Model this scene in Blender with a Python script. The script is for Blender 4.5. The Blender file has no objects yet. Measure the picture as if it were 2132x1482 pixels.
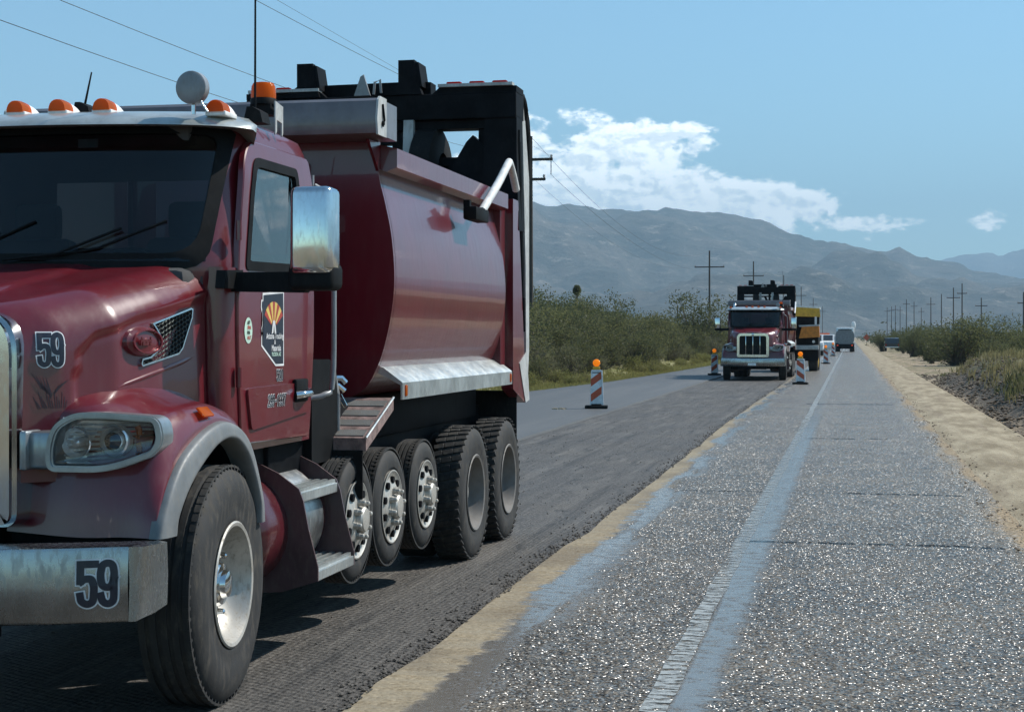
import bpy, bmesh, math, random
from mathutils import Vector, Matrix, noise
from mathutils.bvhtree import BVHTree
random.seed(7)
S = bpy.context.scene
COL = S.collection
R = math.radians

# ------------------------------------------------------------------ camera, sky, sun, exposure
YAW = math.atan(705 / 3300)
cam_d = bpy.data.cameras.new('camera')
cam = bpy.data.objects.new('camera', cam_d); COL.objects.link(cam)
cam.location = (0, 0, 1.72)
cam.rotation_euler = (R(90), 0, YAW)
cam_d.sensor_width = 36
cam_d.lens = 36 * 3300 / 2132
cam_d.shift_y = (741 - 700) / 2132 * -1.0
cam_d.clip_start = 0.1
cam_d.clip_end = 40000
S.camera = cam

SUN = Vector((0.60, 0.42, 0.78)).normalized()
SUN_EL = math.asin(SUN.z)
SUN_AZ = math.atan2(SUN.x, SUN.y)
sd = bpy.data.lights.new('sun', 'SUN')
sd.energy = 4.8
sd.angle = R(0.53)
sd.color = (1.0, 0.955, 0.88)
so = bpy.data.objects.new('sun', sd); COL.objects.link(so)
so.location = (30, 20, 60)
so.rotation_euler = (-SUN).to_track_quat('-Z', 'Y').to_euler()

S.view_settings.view_transform = 'Standard'
S.view_settings.look = 'None'
S.view_settings.gamma = 1
S.view_settings.use_curve_mapping = False
S.view_settings.exposure = 0.38
S.cycles.max_bounces = 8
S.cycles.transparent_max_bounces = 10
S.cycles.volume_bounces = 0
S.cycles.caustics_reflective = False
S.cycles.caustics_refractive = False
S.cycles.sample_clamp_indirect = 6


class NT:
    """small node-tree helper"""
    def __init__(s, nt): s.nt = nt; nt.nodes.clear()
    def n(s, t, _p=None, **inp):
        nd = s.nt.nodes.new(t)
        for k, v in (_p or {}).items(): setattr(nd, k, v)
        for k, v in inp.items():
            key = int(k[1:]) if k[0] == 'i' and k[1:].isdigit() else k.replace('_', ' ')
            s.put(nd.inputs[key], v)
        return nd
    def put(s, sock, v):
        if isinstance(v, bpy.types.NodeSocket): s.nt.links.new(v, sock)
        elif isinstance(v, bpy.types.Node): s.nt.links.new(v.outputs[0], sock)
        elif sock.type == 'RGBA' and len(v) == 3: sock.default_value = (*v, 1)
        else: sock.default_value = v
    def m(s, op, a, b=0.0, c=0.0, clamp=False):
        nd = s.nt.nodes.new('ShaderNodeMath'); nd.operation = op; nd.use_clamp = clamp
        for i, v in enumerate((a, b, c)): s.put(nd.inputs[i], v)
        return nd.outputs[0]
    def mix(s, f, a, b, blend='MIX'):
        nd = s.nt.nodes.new('ShaderNodeMix'); nd.data_type = 'RGBA'; nd.blend_type = blend
        s.put(nd.inputs[0], f); s.put(nd.inputs[6], a); s.put(nd.inputs[7], b)
        return nd.outputs[2]
    def noise(s, vec, scale, detail=4, rough=0.55, dist=0.0, out=0):
        nd = s.n('ShaderNodeTexNoise', Vector=vec, Scale=scale, Detail=detail, Roughness=rough, Distortion=dist)
        return nd.outputs[out]
    def ramp(s, f, a, b, va=0.0, vb=1.0, smooth=True):
        nd = s.nt.nodes.new('ShaderNodeMapRange'); nd.clamp = True
        if smooth: nd.interpolation_type = 'SMOOTHSTEP'
        for i, v in enumerate((f, a, b, va, vb)): s.put(nd.inputs[i], v)
        return nd.outputs[0]
    def scl(s, vec, x, y, z, loc=(0, 0, 0)):
        nd = s.n('ShaderNodeMapping', Vector=vec, Scale=(x, y, z), Location=loc)
        return nd.outputs[0]


W = bpy.data.worlds.new('World'); S.world = W; W.use_nodes = True
t = NT(W.node_tree)
sky = t.n('ShaderNodeTexSky', dict(sky_type='NISHITA', sun_disc=False, sun_elevation=SUN_EL, sun_rotation=SUN_AZ,
                                   altitude=800.0, air_density=1.0, dust_density=0.6, ozone_density=2.2))
co = t.n('ShaderNodeTexCoord').outputs['Generated']
sep = t.n('ShaderNodeSeparateXYZ', Vector=co)
X, Y, Z = sep.outputs
horiz = t.m('SQRT', t.m('ADD', t.m('MULTIPLY', X, X), t.m('MULTIPLY', Y, Y)))
el = t.m('DIVIDE', Z, t.m('MAXIMUM', horiz, 0.01))            # tangent of the elevation
az = t.m('ARCTAN2', X, Y)                                     # 0 along the road
cc = t.n('ShaderNodeCombineXYZ', X=az, Y=t.m('MULTIPLY', el, 1.7), Z=0.3)
def field(v): return t.m('ADD', t.m('MULTIPLY', t.noise(v, 15.0, 12, 0.62, 0.2), .62), t.m('MULTIPLY', t.noise(v, 44.0, 9, 0.62, 0.15), .38))
f1 = field(cc)
f2 = field(t.scl(cc, 1, 1, 1, (0.0035, 0.0055, 0)))   # same field shifted to the sun: relief
big = t.noise(t.n('ShaderNodeCombineXYZ', X=az, Y=t.m('MULTIPLY', el, 0.6), Z=4.0), 2.6, 2, 0.5)
def blob(ca, ce, ra, re):
    a = t.m('DIVIDE', t.m('SUBTRACT', az, ca), ra); e = t.m('DIVIDE', t.m('SUBTRACT', el, ce), re)
    return t.m('POWER', 2.718, t.m('MULTIPLY', t.m('ADD', t.m('MULTIPLY', a, a), t.m('MULTIPLY', e, e)), -1.0))
cover = t.m('MULTIPLY', t.ramp(el, 0.045, 0.085), t.ramp(el, 0.12, 0.22, 1.0, 0.0))
cover = t.m('MULTIPLY', cover, t.ramp(big, 0.50, 0.66, 0.0, 0.55))
for b in ((-0.130, 0.084, 0.170, 0.030, 1.55), (-0.137, 0.118, 0.062, 0.027, 1.45), (-0.215, 0.098, 0.065, 0.045, 1.35), (-0.175, 0.105, 0.06, 0.022, 1.35),
          (0.003, 0.071, 0.060, 0.010, 0.95), (0.080, 0.071, 0.026, 0.010, 0.85), (-0.055, 0.135, 0.028, 0.007, 0.62), (-0.035, 0.090, 0.05, 0.012, 0.9),
          (-0.065, 0.083, 0.095, 0.021, 1.4), (0.115, 0.071, 0.02, 0.008, .8), (0.32, 0.10, 0.12, 0.03, 0.8), (-0.62, 0.10, 0.2, 0.035, 0.9)):
    cover = t.m('MAXIMUM', cover, t.m('MULTIPLY', blob(*b[:4]), b[4]))
dens = t.m('ADD', t.m('ADD', t.m('MULTIPLY', t.m('SUBTRACT', f1, .5), 1.5), .5), t.m('MULTIPLY', t.m('SUBTRACT', t.m('MINIMUM', cover, 1.22), 1.0), 0.45))
cmask = t.ramp(dens, 0.375, 0.495)
relief = t.ramp(t.m('SUBTRACT', f1, f2), -0.045, 0.045)
thick = t.ramp(dens, 0.45, 0.66)
lit = t.m('ADD', t.m('MULTIPLY', relief, 0.70), t.m('SUBTRACT', 0.52, t.m('MULTIPLY', thick, 0.22)))
ccol = t.mix(lit, (0.80, 1.0, 1.15), (2.5, 2.5, 2.42))
skyc = t.mix(1.0, sky.outputs[0], (0.80, 1.06, 1.02), 'MULTIPLY')
skyc = t.mix(1.0, skyc, (0.122, 0.128, 0.130), 'MULTIPLY')
bgcol = t.mix(t.m('MULTIPLY', cmask, 0.92), skyc, ccol)
bg = t.n('ShaderNodeBackground', Color=bgcol, Strength=1.0)
t.n('ShaderNodeOutputWorld', Surface=bg)

# ------------------------------------------------------------------ materials
MATS = {}
def newmat(name):
    m = bpy.data.materials.new(name); m.use_nodes = True
    MATS[name] = m
    return m, NT(m.node_tree)
def pbsdf(t, **k):
    return t.n('ShaderNodeBsdfPrincipled', **k)
def out(t, sh, disp=None):
    o = t.n('ShaderNodeOutputMaterial', Surface=sh)
    return o
def simple(name, col, rough=0.5, metal=0.0, coat=0.0, dirt=0.25, dirtcol=(0.16, 0.13, 0.10), var=0.18, scale=6.0, bump=0.0, bscale=200.0, spec=0.5):
    m, t = newmat(name)
    o = t.n('ShaderNodeTexCoord').outputs['Object']
    n1 = t.noise(o, scale, 6, 0.6)
    n2 = t.noise(t.scl(o, 3, 3, 1), scale * 2.3, 5, 0.65)
    c = t.mix(t.ramp(n1, 0.3, 0.7), tuple(x * (1 - var) for x in col), tuple(min(1, x * (1 + var)) for x in col))
    dm = t.m('MULTIPLY', t.ramp(n2, 0.45, 0.75), dirt)
    c = t.mix(dm, c, dirtcol)
    rg = t.m('ADD', t.m('MULTIPLY', dm, 0.5), t.m('ADD', rough - 0.04, t.m('MULTIPLY', n1, 0.08)), clamp=True)
    k = dict(Base_Color=c, Roughness=rg, Metallic=metal)
    k['Specular_IOR_Level'] = spec
    if coat: k['Coat_Weight'] = coat; k['Coat_Roughness'] = 0.06
    if bump:
        b = t.n('ShaderNodeBump', Strength=bump, Distance=0.004, Filter_Width=0.2, Height=t.noise(o, bscale, 3, 0.6))
        k['Normal'] = b
        if coat: k['Coat_Normal'] = b
    out(t, pbsdf(t, **k)); return m

def paint(name, col, ripple=0.0):
    m, t = newmat(name)
    o = t.n('ShaderNodeTexCoord').outputs['Object']
    z = t.n('ShaderNodeSeparateXYZ', Vector=o).outputs[2]
    n1 = t.noise(o, 2.5, 5, 0.6); n2 = t.noise(t.scl(o, 2.2, 2.2, 0.5), 9, 7, 0.7); n3 = t.noise(o, 160, 2, 0.5)
    dust = t.m('MULTIPLY', t.ramp(n2, 0.42, 0.75), t.ramp(z, 0.9, 2.6, 0.09, 0.05))
    dust = t.m('ADD', dust, t.m('MULTIPLY', t.ramp(n3, 0.66, 0.76), 0.10))
    c = t.mix(t.ramp(n1, 0.3, 0.7), tuple(x * .9 for x in col), tuple(x * 1.1 for x in col))
    c = t.mix(dust, c, (0.20, 0.15, 0.125))
    wob = t.n('ShaderNodeBump', Strength=0.05, Distance=0.02, Height=t.noise(o, 3.0, 2, 0.5))
    if ripple:
        rp_ = t.noise(t.scl(o, .15, 9.0, .55), 2.0, 4, .55)
        wob = t.n('ShaderNodeBump', Strength=ripple, Distance=0.01, Filter_Width=0.3, Height=rp_, Normal=wob)
        sc_ = t.ramp(t.noise(t.scl(o, 1, 2.2, 26), 5, 3, .7), .70, .74); c = t.mix(t.m('MULTIPLY', sc_, .35), c, (.24, .14, .13))
        seam = t.m('MULTIPLY', t.ramp(t.noise(t.scl(o, 1, 14, .35), 1.5, 5, .7), .56, .74), .09); c = t.mix(seam, c, (.26, .20, .175))
    out(t, pbsdf(t, Base_Color=c, Roughness=t.m('ADD', 0.30, t.m('MULTIPLY', dust, 1.2), clamp=True), Coat_Weight=0.65,
                 Coat_Roughness=t.m('ADD', 0.012, t.m('MULTIPLY', dust, 0.35)), Coat_Normal=wob, Normal=wob))
    return m

MAROON = paint('maroon_paint', (0.118, 0.007, 0.0135))
TUBP = paint('dump_body_paint', (0.115, 0.007, 0.013), 0.05)
CHROME = simple('chrome', (0.62, 0.64, 0.65), 0.09, 1.0, dirt=0.18, var=0.05)
ALU = simple('aluminium', (0.58, 0.59, 0.58), 0.34, 1.0, dirt=0.35, var=0.12, dirtcol=(0.28, 0.25, 0.2), bump=0.10, bscale=60)
STEELBUMP = simple('brushed_bumper', (0.36, 0.375, 0.375), 0.24, 1.0, dirt=0.4, var=0.12, dirtcol=(0.2, 0.17, 0.14))
VISOR = simple('grey_visor_paint', (0.42, 0.45, 0.44), 0.3, 0.35, coat=0.5, dirt=0.2)
GREY = simple('grey_paint', (0.22, 0.23, 0.24), 0.42, 0.0, coat=0.3, dirt=0.3)
LGREY = simple('light_grey_paint', (0.42, 0.43, 0.42), 0.5, 0.0, dirt=0.4)
BLACK = simple('black_plastic', (0.012, 0.013, 0.014), 0.6, dirt=0.04, var=0.2, spec=0.06)
FRAME = simple('black_chassis_paint', (0.009, 0.010, 0.012), 0.55, dirt=0.14, dirtcol=(0.05, 0.042, 0.036), var=0.3, spec=0.05)
RUBBER = simple('tyre_rubber', (0.020, 0.020, 0.020), 0.75, dirt=0.50, dirtcol=(0.12, 0.105, 0.085), var=0.25, scale=4, bump=0.3, bscale=90)
FLAP = simple('mudflap_rubber', (0.014, 0.014, 0.014), 0.7, spec=0.1, dirt=0.2, dirtcol=(0.08, 0.07, 0.06))
ARCH = simple('grey_arch_rubber', (0.15, 0.16, 0.165), 0.48, dirt=0.35, dirtcol=(0.24, 0.22, 0.19), bump=0.15, bscale=120)
WHEEL = simple('wheel_alloy', (0.50, 0.475, 0.43), 0.45, 0.45, dirt=0.65, dirtcol=(0.22, 0.18, 0.13), var=0.15)
WHITE = simple('white_paint', (0.78, 0.78, 0.76), 0.4, dirt=0.15)
TREAD = simple('grip_tread', (0.12, 0.122, 0.118), 0.8, 0.0, dirt=0.6, dirtcol=(0.16, 0.13, 0.10), bump=1.0, bscale=140)
APRON = simple('apron_metal', (0.60, 0.62, 0.60), 0.36, 0.85, dirt=0.5, dirtcol=(0.30, 0.28, 0.24), var=0.2, scale=4)
DARKIN = simple('cab_interior', (0.05, 0.05, 0.052), 0.8, dirt=0.1)
CLOTH = simple('seat_cloth', (0.035, 0.036, 0.04), 0.9, dirt=0.1)
DIGIT = simple('black_decal', (0.012, 0.016, 0.03), 0.35, dirt=0.12)
DECALW = simple('white_decal', (0.74, 0.74, 0.74), 0.4, dirt=0.12)
DECALR = simple('red_decal', (0.42, 0.05, 0.03), 0.4, dirt=0.1)
DECALY = simple('yellow_decal', (0.75, 0.55, 0.13), 0.4, dirt=0.1)
DECALG = simple('mint_decal', (0.50, 0.68, 0.57), 0.4, dirt=0.1)
YELLOW = simple('machine_yellow', (0.62, 0.36, 0.03), 0.45, dirt=0.3)
ORANGE = simple('machine_orange', (0.62, 0.20, 0.02), 0.5, dirt=0.2)
CONEO = simple('barricade_orange', (0.45, 0.075, 0.03), 0.45, dirt=0.2)
CONEW = simple('barricade_white', (0.66, 0.68, 0.70), 0.42, dirt=0.25)
WOOD = simple('pole_wood', (0.045, 0.037, 0.03), 0.85, dirt=0.2, scale=3)
WIREM = simple('wire_metal', (0.05, 0.05, 0.055), 0.5, dirt=0.0)
TANKG = simple('tank_grey', (0.20, 0.21, 0.22), 0.5, 0.2, dirt=0.4)
CARDK = simple('dark_car_paint', (0.03, 0.032, 0.036), 0.3, coat=0.8)
def lens(name, col, trans=0.35, emit=0.0):
    m, t = newmat(name)
    o = t.n('ShaderNodeTexCoord').outputs['Object']
    w = t.n('ShaderNodeTexWave', dict(wave_type='BANDS', bands_direction='X'), Vector=o, Scale=60.0, Distortion=0.5)
    b = t.n('ShaderNodeBump', Strength=0.25, Distance=0.003, Height=w.outputs[0])
    k = dict(Base_Color=col, Roughness=0.14, Normal=b); k['Transmission_Weight'] = trans; k['IOR'] = 1.3
    if emit: k['Emission_Color'] = (*col, 1); k['Emission_Strength'] = emit
    p = pbsdf(t, **k)
    tr = t.n('ShaderNodeBsdfTranslucent', Color=col)
    out(t, t.n('ShaderNodeMixShader', i0=0.45, i1=p, i2=tr)); return m
AMBER = lens('amber_lens', (0.80, 0.19, 0.012))
REDL = lens('red_lens', (0.5, 0.02, 0.01))
LAMPON = lens('barricade_lamp_lens', (0.95, 0.36, 0.02), 0.2, 0.35)
TAILON = lens('lit_tail_lens', (0.9, 0.12, 0.05), 0.1, 0.6)
def glass(name, tint, gl=0.10, rough=0.03):
    m, t = newmat(name)
    fr = t.n('ShaderNodeFresnel', IOR=1.5)
    tr = t.n('ShaderNodeBsdfTransparent', Color=tint)
    g = t.n('ShaderNodeBsdfGlossy', Color=(0.9, 0.95, 0.95), Roughness=rough)
    out(t, t.n('ShaderNodeMixShader', i0=t.m('ADD', fr.outputs[0], gl, clamp=True), i1=tr, i2=g)); return m
WINDSH = glass('windshield_glass', (0.20, 0.235, 0.25), 0.0)
SIDEGL = glass('side_glass', (0.34, 0.38, 0.38), 0.13)
CLEAR = glass('clear_lens', (0.95, 0.96, 0.97), 0.03)
MIRRORG = simple('mirror_face', (0.75, 0.77, 0.78), 0.03, 1.0, dirt=0.0, var=0.0)

DRIVEW = simple('shaded_dusty_wheel', (0.17, 0.16, 0.15), 0.6, 0.2, dirt=0.6, dirtcol=(0.2, 0.17, 0.13), var=0.2)  # dusty wheel, with the shade inside the rim painted in as darker colour
# ------------------------------------------------------------------ mesh helpers
def link(name, bm, mats, parent=None, ang=35, recalc=True):
    if recalc: bmesh.ops.recalc_face_normals(bm, faces=bm.faces[:])
    me = bpy.data.meshes.new(name); bm.to_mesh(me); bm.free()
    return link_me(name, me, mats, parent, ang)
def link_me(name, me, mats, parent=None, ang=35):
    for m in (mats if isinstance(mats, (list, tuple)) else [mats]): me.materials.append(m)
    if ang and len(me.polygons):
        me.polygons.foreach_set('use_smooth', [True] * len(me.polygons))
        me.set_sharp_from_angle(angle=R(ang))
    o = bpy.data.objects.new(name, me); COL.objects.link(o)
    if parent: o.parent = parent
    return o
def tag(o, label=None, cat=None, group=None, kind=None):
    if label: o['label'] = label
    if cat: o['category'] = cat
    if group: o['group'] = group
    if kind: o['kind'] = kind
    return o
def empty(name, loc, rz=0.0):
    o = bpy.data.objects.new(name, None); COL.objects.link(o)
    o.location = loc; o.rotation_euler = (0, 0, rz); o.empty_display_size = 0.3
    return o
def copy_tree(o, parent=None, skip=()):
    c = o.copy(); COL.objects.link(c)
    if parent is not None: c.parent = parent
    for ch in list(o.children):
        if ch.name.split('.')[0] not in skip: copy_tree(ch, c, skip)
    return c

class MB:
    def __init__(s): s.bm = bmesh.new(); s.mi = 0
    def _fin(s, faces):
        for f in faces: f.material_index = s.mi
    def box(s, c, size, rot=None, bev=0.0, seg=2):
        n0 = set(s.bm.faces)
        r = bmesh.ops.create_cube(s.bm, size=1.0)
        M = Matrix.Translation(c) @ (rot.to_4x4() if rot is not None else Matrix()) @ Matrix.Diagonal((*size, 1))
        bmesh.ops.transform(s.bm, matrix=M, verts=r['verts'])
        if bev:
            es = list({e for v in r['verts'] for e in v.link_edges})
            bmesh.ops.bevel(s.bm, geom=es, offset=bev, segments=seg, affect='EDGES', profile=0.5, clamp_overlap=True)
        s._fin(set(s.bm.faces) - n0); return s
    def b2(s, x0, x1, y0, y1, z0, z1, bev=0.0):
        return s.box(((x0 + x1) / 2, (y0 + y1) / 2, (z0 + z1) / 2), (abs(x1 - x0), abs(y1 - y0), abs(z1 - z0)), None, bev)
    def cyl(s, p0, p1, r0, r1=None, seg=12, caps=True):
        p0 = Vector(p0); p1 = Vector(p1); d = p1 - p0
        r1 = r0 if r1 is None else r1
        q = d.to_track_quat('Z', 'Y').to_matrix()
        rings = []
        for p, r in ((p0, r0), (p1, r1)):
            rings.append([s.bm.verts.new(p + q @ Vector((r * math.cos(2 * math.pi * i / seg), r * math.sin(2 * math.pi * i / seg), 0))) for i in range(seg)])
        fs = [s.bm.faces.new((rings[0][i], rings[0][(i + 1) % seg], rings[1][(i + 1) % seg], rings[1][i])) for i in range(seg)]
        if caps:
            fs.append(s.bm.faces.new(rings[0][::-1])); fs.append(s.bm.faces.new(rings[1]))
        s._fin(fs); return s
    def tube(s, pts, r, seg=8, close_ends=True, smooth=0):
        pts = [Vector(p) for p in pts]
        if smooth:
            pts = catmull(pts, smooth)
        rings = []
        for i, p in enumerate(pts):
            d = (pts[min(i + 1, len(pts) - 1)] - pts[max(i - 1, 0)]).normalized()
            up = Vector((0, 0, 1)) if abs(d.z) < 0.9 else Vector((1, 0, 0))
            a = d.cross(up).normalized(); b = a.cross(d)
            rings.append([s.bm.verts.new(p + r * (a * math.cos(2 * math.pi * k / seg) + b * math.sin(2 * math.pi * k / seg))) for k in range(seg)])
        fs = []
        for i in range(len(rings) - 1):
            for k in range(seg):
                fs.append(s.bm.faces.new((rings[i][k], rings[i][(k + 1) % seg], rings[i + 1][(k + 1) % seg], rings[i + 1][k])))
        if close_ends:
            fs.append(s.bm.faces.new(rings[0][::-1])); fs.append(s.bm.faces.new(rings[-1]))
        s._fin(fs); return s
    def lathe(s, prof, origin, axis='X', seg=40, sign=1):
        """prof: (distance along axis, radius)"""
        rings = []
        for a, r in prof:
            ring = []
            for k in range(seg):
                c, q = r * math.cos(2 * math.pi * k / seg), r * math.sin(2 * math.pi * k / seg)
                v = {'X': (a * sign, c, q), 'Y': (c, a * sign, q), 'Z': (c, q, a * sign)}[axis]
                ring.append(s.bm.verts.new(Vector(origin) + Vector(v)))
            rings.append(ring)
        fs = []
        for i in range(len(rings) - 1):
            for k in range(seg):
                fs.append(s.bm.faces.new((rings[i][k], rings[i][(k + 1) % seg], rings[i + 1][(k + 1) % seg], rings[i + 1][k])))
        s._fin(fs); return s
    def prism(s, poly, axis, a0, a1):
        """poly in the two remaining axes (in xyz order), extruded along axis"""
        def P(u, v, a): return {'X': (a, u, v), 'Y': (u, a, v), 'Z': (u, v, a)}[axis]
        A = [s.bm.verts.new(P(u, v, a0)) for u, v in poly]; B = [s.bm.verts.new(P(u, v, a1)) for u, v in poly]
        n = len(poly)
        fs = [s.bm.faces.new((A[i], A[(i + 1) % n], B[(i + 1) % n], B[i])) for i in range(n)]
        fs += [s.bm.faces.new(A[::-1]), s.bm.faces.new(B)]
        s._fin(fs); return s
    def frame(s, outer, inner, fn0, fn1):
        """closed ring with depth between two equally long outlines; fn0/fn1 map (u,v) to back and front points"""
        n = len(outer)
        V = [[s.bm.verts.new(f(*p)) for p in o] for o, f in ((outer, fn0), (outer, fn1), (inner, fn1), (inner, fn0))]
        fs = []
        for j in range(4):
            a, b = V[j], V[(j + 1) % 4]
            for i in range(n): fs.append(s.bm.faces.new((a[i], a[(i + 1) % n], b[(i + 1) % n], b[i])))
        s._fin(fs); return s
    def grid(s, pts, closed_u=False):
        V = [[s.bm.verts.new(p) for p in row] for row in pts]
        fs = []
        nu = len(V)
        for i in range(nu if closed_u else nu - 1):
            for j in range(len(V[0]) - 1):
                a, b = V[i], V[(i + 1) % nu]
                fs.append(s.bm.faces.new((a[j], b[j], b[j + 1], a[j + 1])))
        s._fin(fs); return V
    def mirror(s):
        for v in s.bm.verts: v.co.x = -v.co.x
        bmesh.ops.reverse_faces(s.bm, faces=s.bm.faces[:]); return s
    def link(s, name, mats, parent=None, ang=35, recalc=True): return link(name, s.bm, mats, parent, ang, recalc)

def cr(p0, p1, p2, p3, t):
    return 0.5 * ((2 * p1) + (p2 - p0) * t + (2 * p0 - 5 * p1 + 4 * p2 - p3) * t * t + (3 * p1 - p0 - 3 * p2 + p3) * t ** 3)
def catmull(pts, m):
    pts = [Vector(p) for p in pts]; r = []
    ext = [pts[0] * 2 - pts[1]] + pts + [pts[-1] * 2 - pts[-2]]
    for i in range(1, len(ext) - 2):
        for k in range(m): r.append(cr(ext[i - 1], ext[i], ext[i + 1], ext[i + 2], k / m))
    r.append(pts[-1]); return r
def patch(ctrl, mu, mv):
    rows = [catmull(r, mv) for r in ctrl]
    cols = [catmull([rows[i][j] for i in range(len(rows))], mu) for j in range(len(rows[0]))]
    return [[cols[j][i] for j in range(len(cols))] for i in range(len(cols[0]))]
def interp(x, xs, ys):
    if x <= xs[0]: return ys[0]
    for i in range(1, len(xs)):
        if x <= xs[i]:
            f = (x - xs[i - 1]) / (xs[i] - xs[i - 1]); return ys[i - 1] + f * (ys[i] - ys[i - 1])
    return ys[-1]
def sm(x): x = max(0, min(1, x)); return x * x * (3 - 2 * x)
def rpoly(pts, r, seg=5):
    o = []; n = len(pts)
    for i in range(n):
        p = Vector(pts[i]); a = Vector(pts[i - 1]) - p; b = Vector(pts[(i + 1) % n]) - p
        rr = min(r[i] if isinstance(r, (list, tuple)) else r, a.length * 0.48, b.length * 0.48)
        A = p + a.normalized() * rr; B = p + b.normalized() * rr
        for k in range(seg + 1):
            f = k / seg; o.append(tuple((1 - f) ** 2 * A + 2 * f * (1 - f) * p + f * f * B))
    return o
def inset(poly, d):
    n = len(poly); o = []
    area = sum(poly[i][0] * poly[(i + 1) % n][1] - poly[(i + 1) % n][0] * poly[i][1] for i in range(n))
    sg = 1 if area > 0 else -1
    for i in range(n):
        p = Vector(poly[i]); a = (p - Vector(poly[i - 1])); b = (Vector(poly[(i + 1) % n]) - p)
        if a.length < 1e-6: a = b
        if b.length < 1e-6: b = a
        na = Vector((-a.y, a.x)).normalized() * sg; nb = Vector((-b.y, b.x)).normalized() * sg
        m = (na + nb)
        m = m.normalized() if m.length > 1e-6 else na
        o.append(tuple(p + m * d / max(0.4, m.dot(na))))
    return o

def text_bm(txt, size, offset=0.0, shear=0.0, sx=1.0, ext=0.0):
    cu = bpy.data.curves.new('txt', 'FONT'); cu.body = txt; cu.size = size; cu.align_x = 'CENTER'; cu.align_y = 'CENTER'
    cu.offset = offset; cu.shear = shear; cu.extrude = ext; cu.resolution_u = 4
    ob = bpy.data.objects.new('txt', cu); COL.objects.link(ob)
    me = bpy.data.meshes.new_from_object(ob.evaluated_get(bpy.context.evaluated_depsgraph_get()))
    bpy.data.objects.remove(ob); bpy.data.curves.remove(cu)
    bm = bmesh.new(); bm.from_mesh(me); bpy.data.meshes.remove(me)
    for v in bm.verts: v.co.x *= sx
    return bm
def lay(bm, o, u, v, bvh, off):
    """wrap a flat bmesh (xy) on a surface: plane origin o, axes u and v; the hit lies along -(u x v)"""
    o = Vector(o); u = Vector(u).normalized(); v = Vector(v).normalized(); n = u.cross(v).normalized()
    es = [e for e in bm.edges if e.calc_length() > 0.03]
    if es: bmesh.ops.subdivide_edges(bm, edges=es, cuts=2)
    bmesh.ops.triangulate(bm, faces=bm.faces[:])
    for vt in bm.verts:
        p = o + u * vt.co.x + v * vt.co.y
        h = bvh.ray_cast(p + n * 0.4, -n, 1.2) if bvh else (None,)
        vt.co = (h[0] if h[0] is not None else p) + n * (off + vt.co.z)
    return bm
def bvh_of(o):
    me = o.data
    return BVHTree.FromPolygons([v.co.copy() for v in me.vertices], [tuple(p.vertices) for p in me.polygons])

DIG = {
 '5': [[(.48, .93), (.07, .93), (.07, .56)], ['c', (.10, .56), (.20, .61), (.37, .60), (.44, .46), (.44, .30), (.40, .12), (.25, .065), (.10, .13), (.065, .26)]],
 '9': [['c', (.43, .60), (.36, .46), (.25, .42), (.12, .47), (.07, .62), (.07, .76), (.12, .90), (.25, .945), (.38, .90), (.43, .76), (.43, .60), (.43, .34), (.40, .13), (.26, .06), (.12, .12), (.07, .25)]],
 '0': [['c', (.25, .94), (.10, .87), (.07, .65), (.07, .35), (.10, .13), (.25, .06), (.40, .13), (.43, .35), (.43, .65), (.40, .87), (.25, .94)]],
 '1': [[(.10, .80), (.27, .93), (.27, .06)]],
 '2': [['c', (.07, .74), (.10, .88), (.25, .94), (.40, .87), (.43, .72), (.36, .52), (.20, .30), (.07, .07)], [(.07, .07), (.46, .07)]],
 '3': [['c', (.07, .78), (.12, .90), (.25, .94), (.40, .87), (.42, .70), (.36, .56), (.24, .52), (.36, .48), (.43, .32), (.40, .13), (.25, .06), (.10, .12), (.06, .24)]],
 '7': [[(.05, .93), (.44, .93), (.20, .06)]], '-': [[(.08, .46), (.38, .46)]]}
def digits_bm(txt, h, wf, stroke, shear=0.0, dz=0.00025):
    '''block digits drawn as wide flat strokes, centred on the origin'''
    bm = bmesh.new(); adv = .56; n = len(txt); k = 0
    def P(u, v, i): return Vector(((u + adv * (i - n / 2) + .03) * h * wf + shear * (v - .5) * h, (v - .5) * h, k * dz))
    for i, ch in enumerate(txt):
        for st in DIG[ch]:
            pts = [P(u, v, i) for u, v in (st[1:] if st[0] == 'c' else st)]
            if st[0] == 'c': pts = catmull(pts, 5)
            q = [pts[0]]
            for p in pts[1:]:
                m = max(1, int((p - q[-1]).length / .012)); a = q[-1]
                for j in range(1, m + 1): q.append(a.lerp(p, j / m))
            L = []
            for j, p in enumerate(q):
                d0 = (p - q[max(0, j - 1)]); d1 = (q[min(len(q) - 1, j + 1)] - p)
                d0 = d0 if d0.length > 1e-7 else d1; d1 = d1 if d1.length > 1e-7 else d0
                d0 = d0.normalized(); d1 = d1.normalized(); t_ = (d0 + d1).normalized(); nn = Vector((-t_.y, t_.x, 0)) * min(1.6, 1 / max(.5, t_.dot(d0)))
                w = stroke / 2
                if j == 0: p = p - t_ * w * .9
                if j == len(q) - 1: p = p + t_ * w * .9
                L.append((bm.verts.new(p + nn * w + Vector((0, 0, k * dz))), bm.verts.new(p - nn * w + Vector((0, 0, k * dz)))))
            for j in range(len(L) - 1): bm.faces.new((L[j][0], L[j][1], L[j + 1][1], L[j + 1][0]))
            k += 1
    return bm

# ------------------------------------------------------------------ ground, roads
def fbm(x, y, z=0.0, o=4): return noise.fractal(Vector((x, y, z)), 1.0, 2.0, o)

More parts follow.
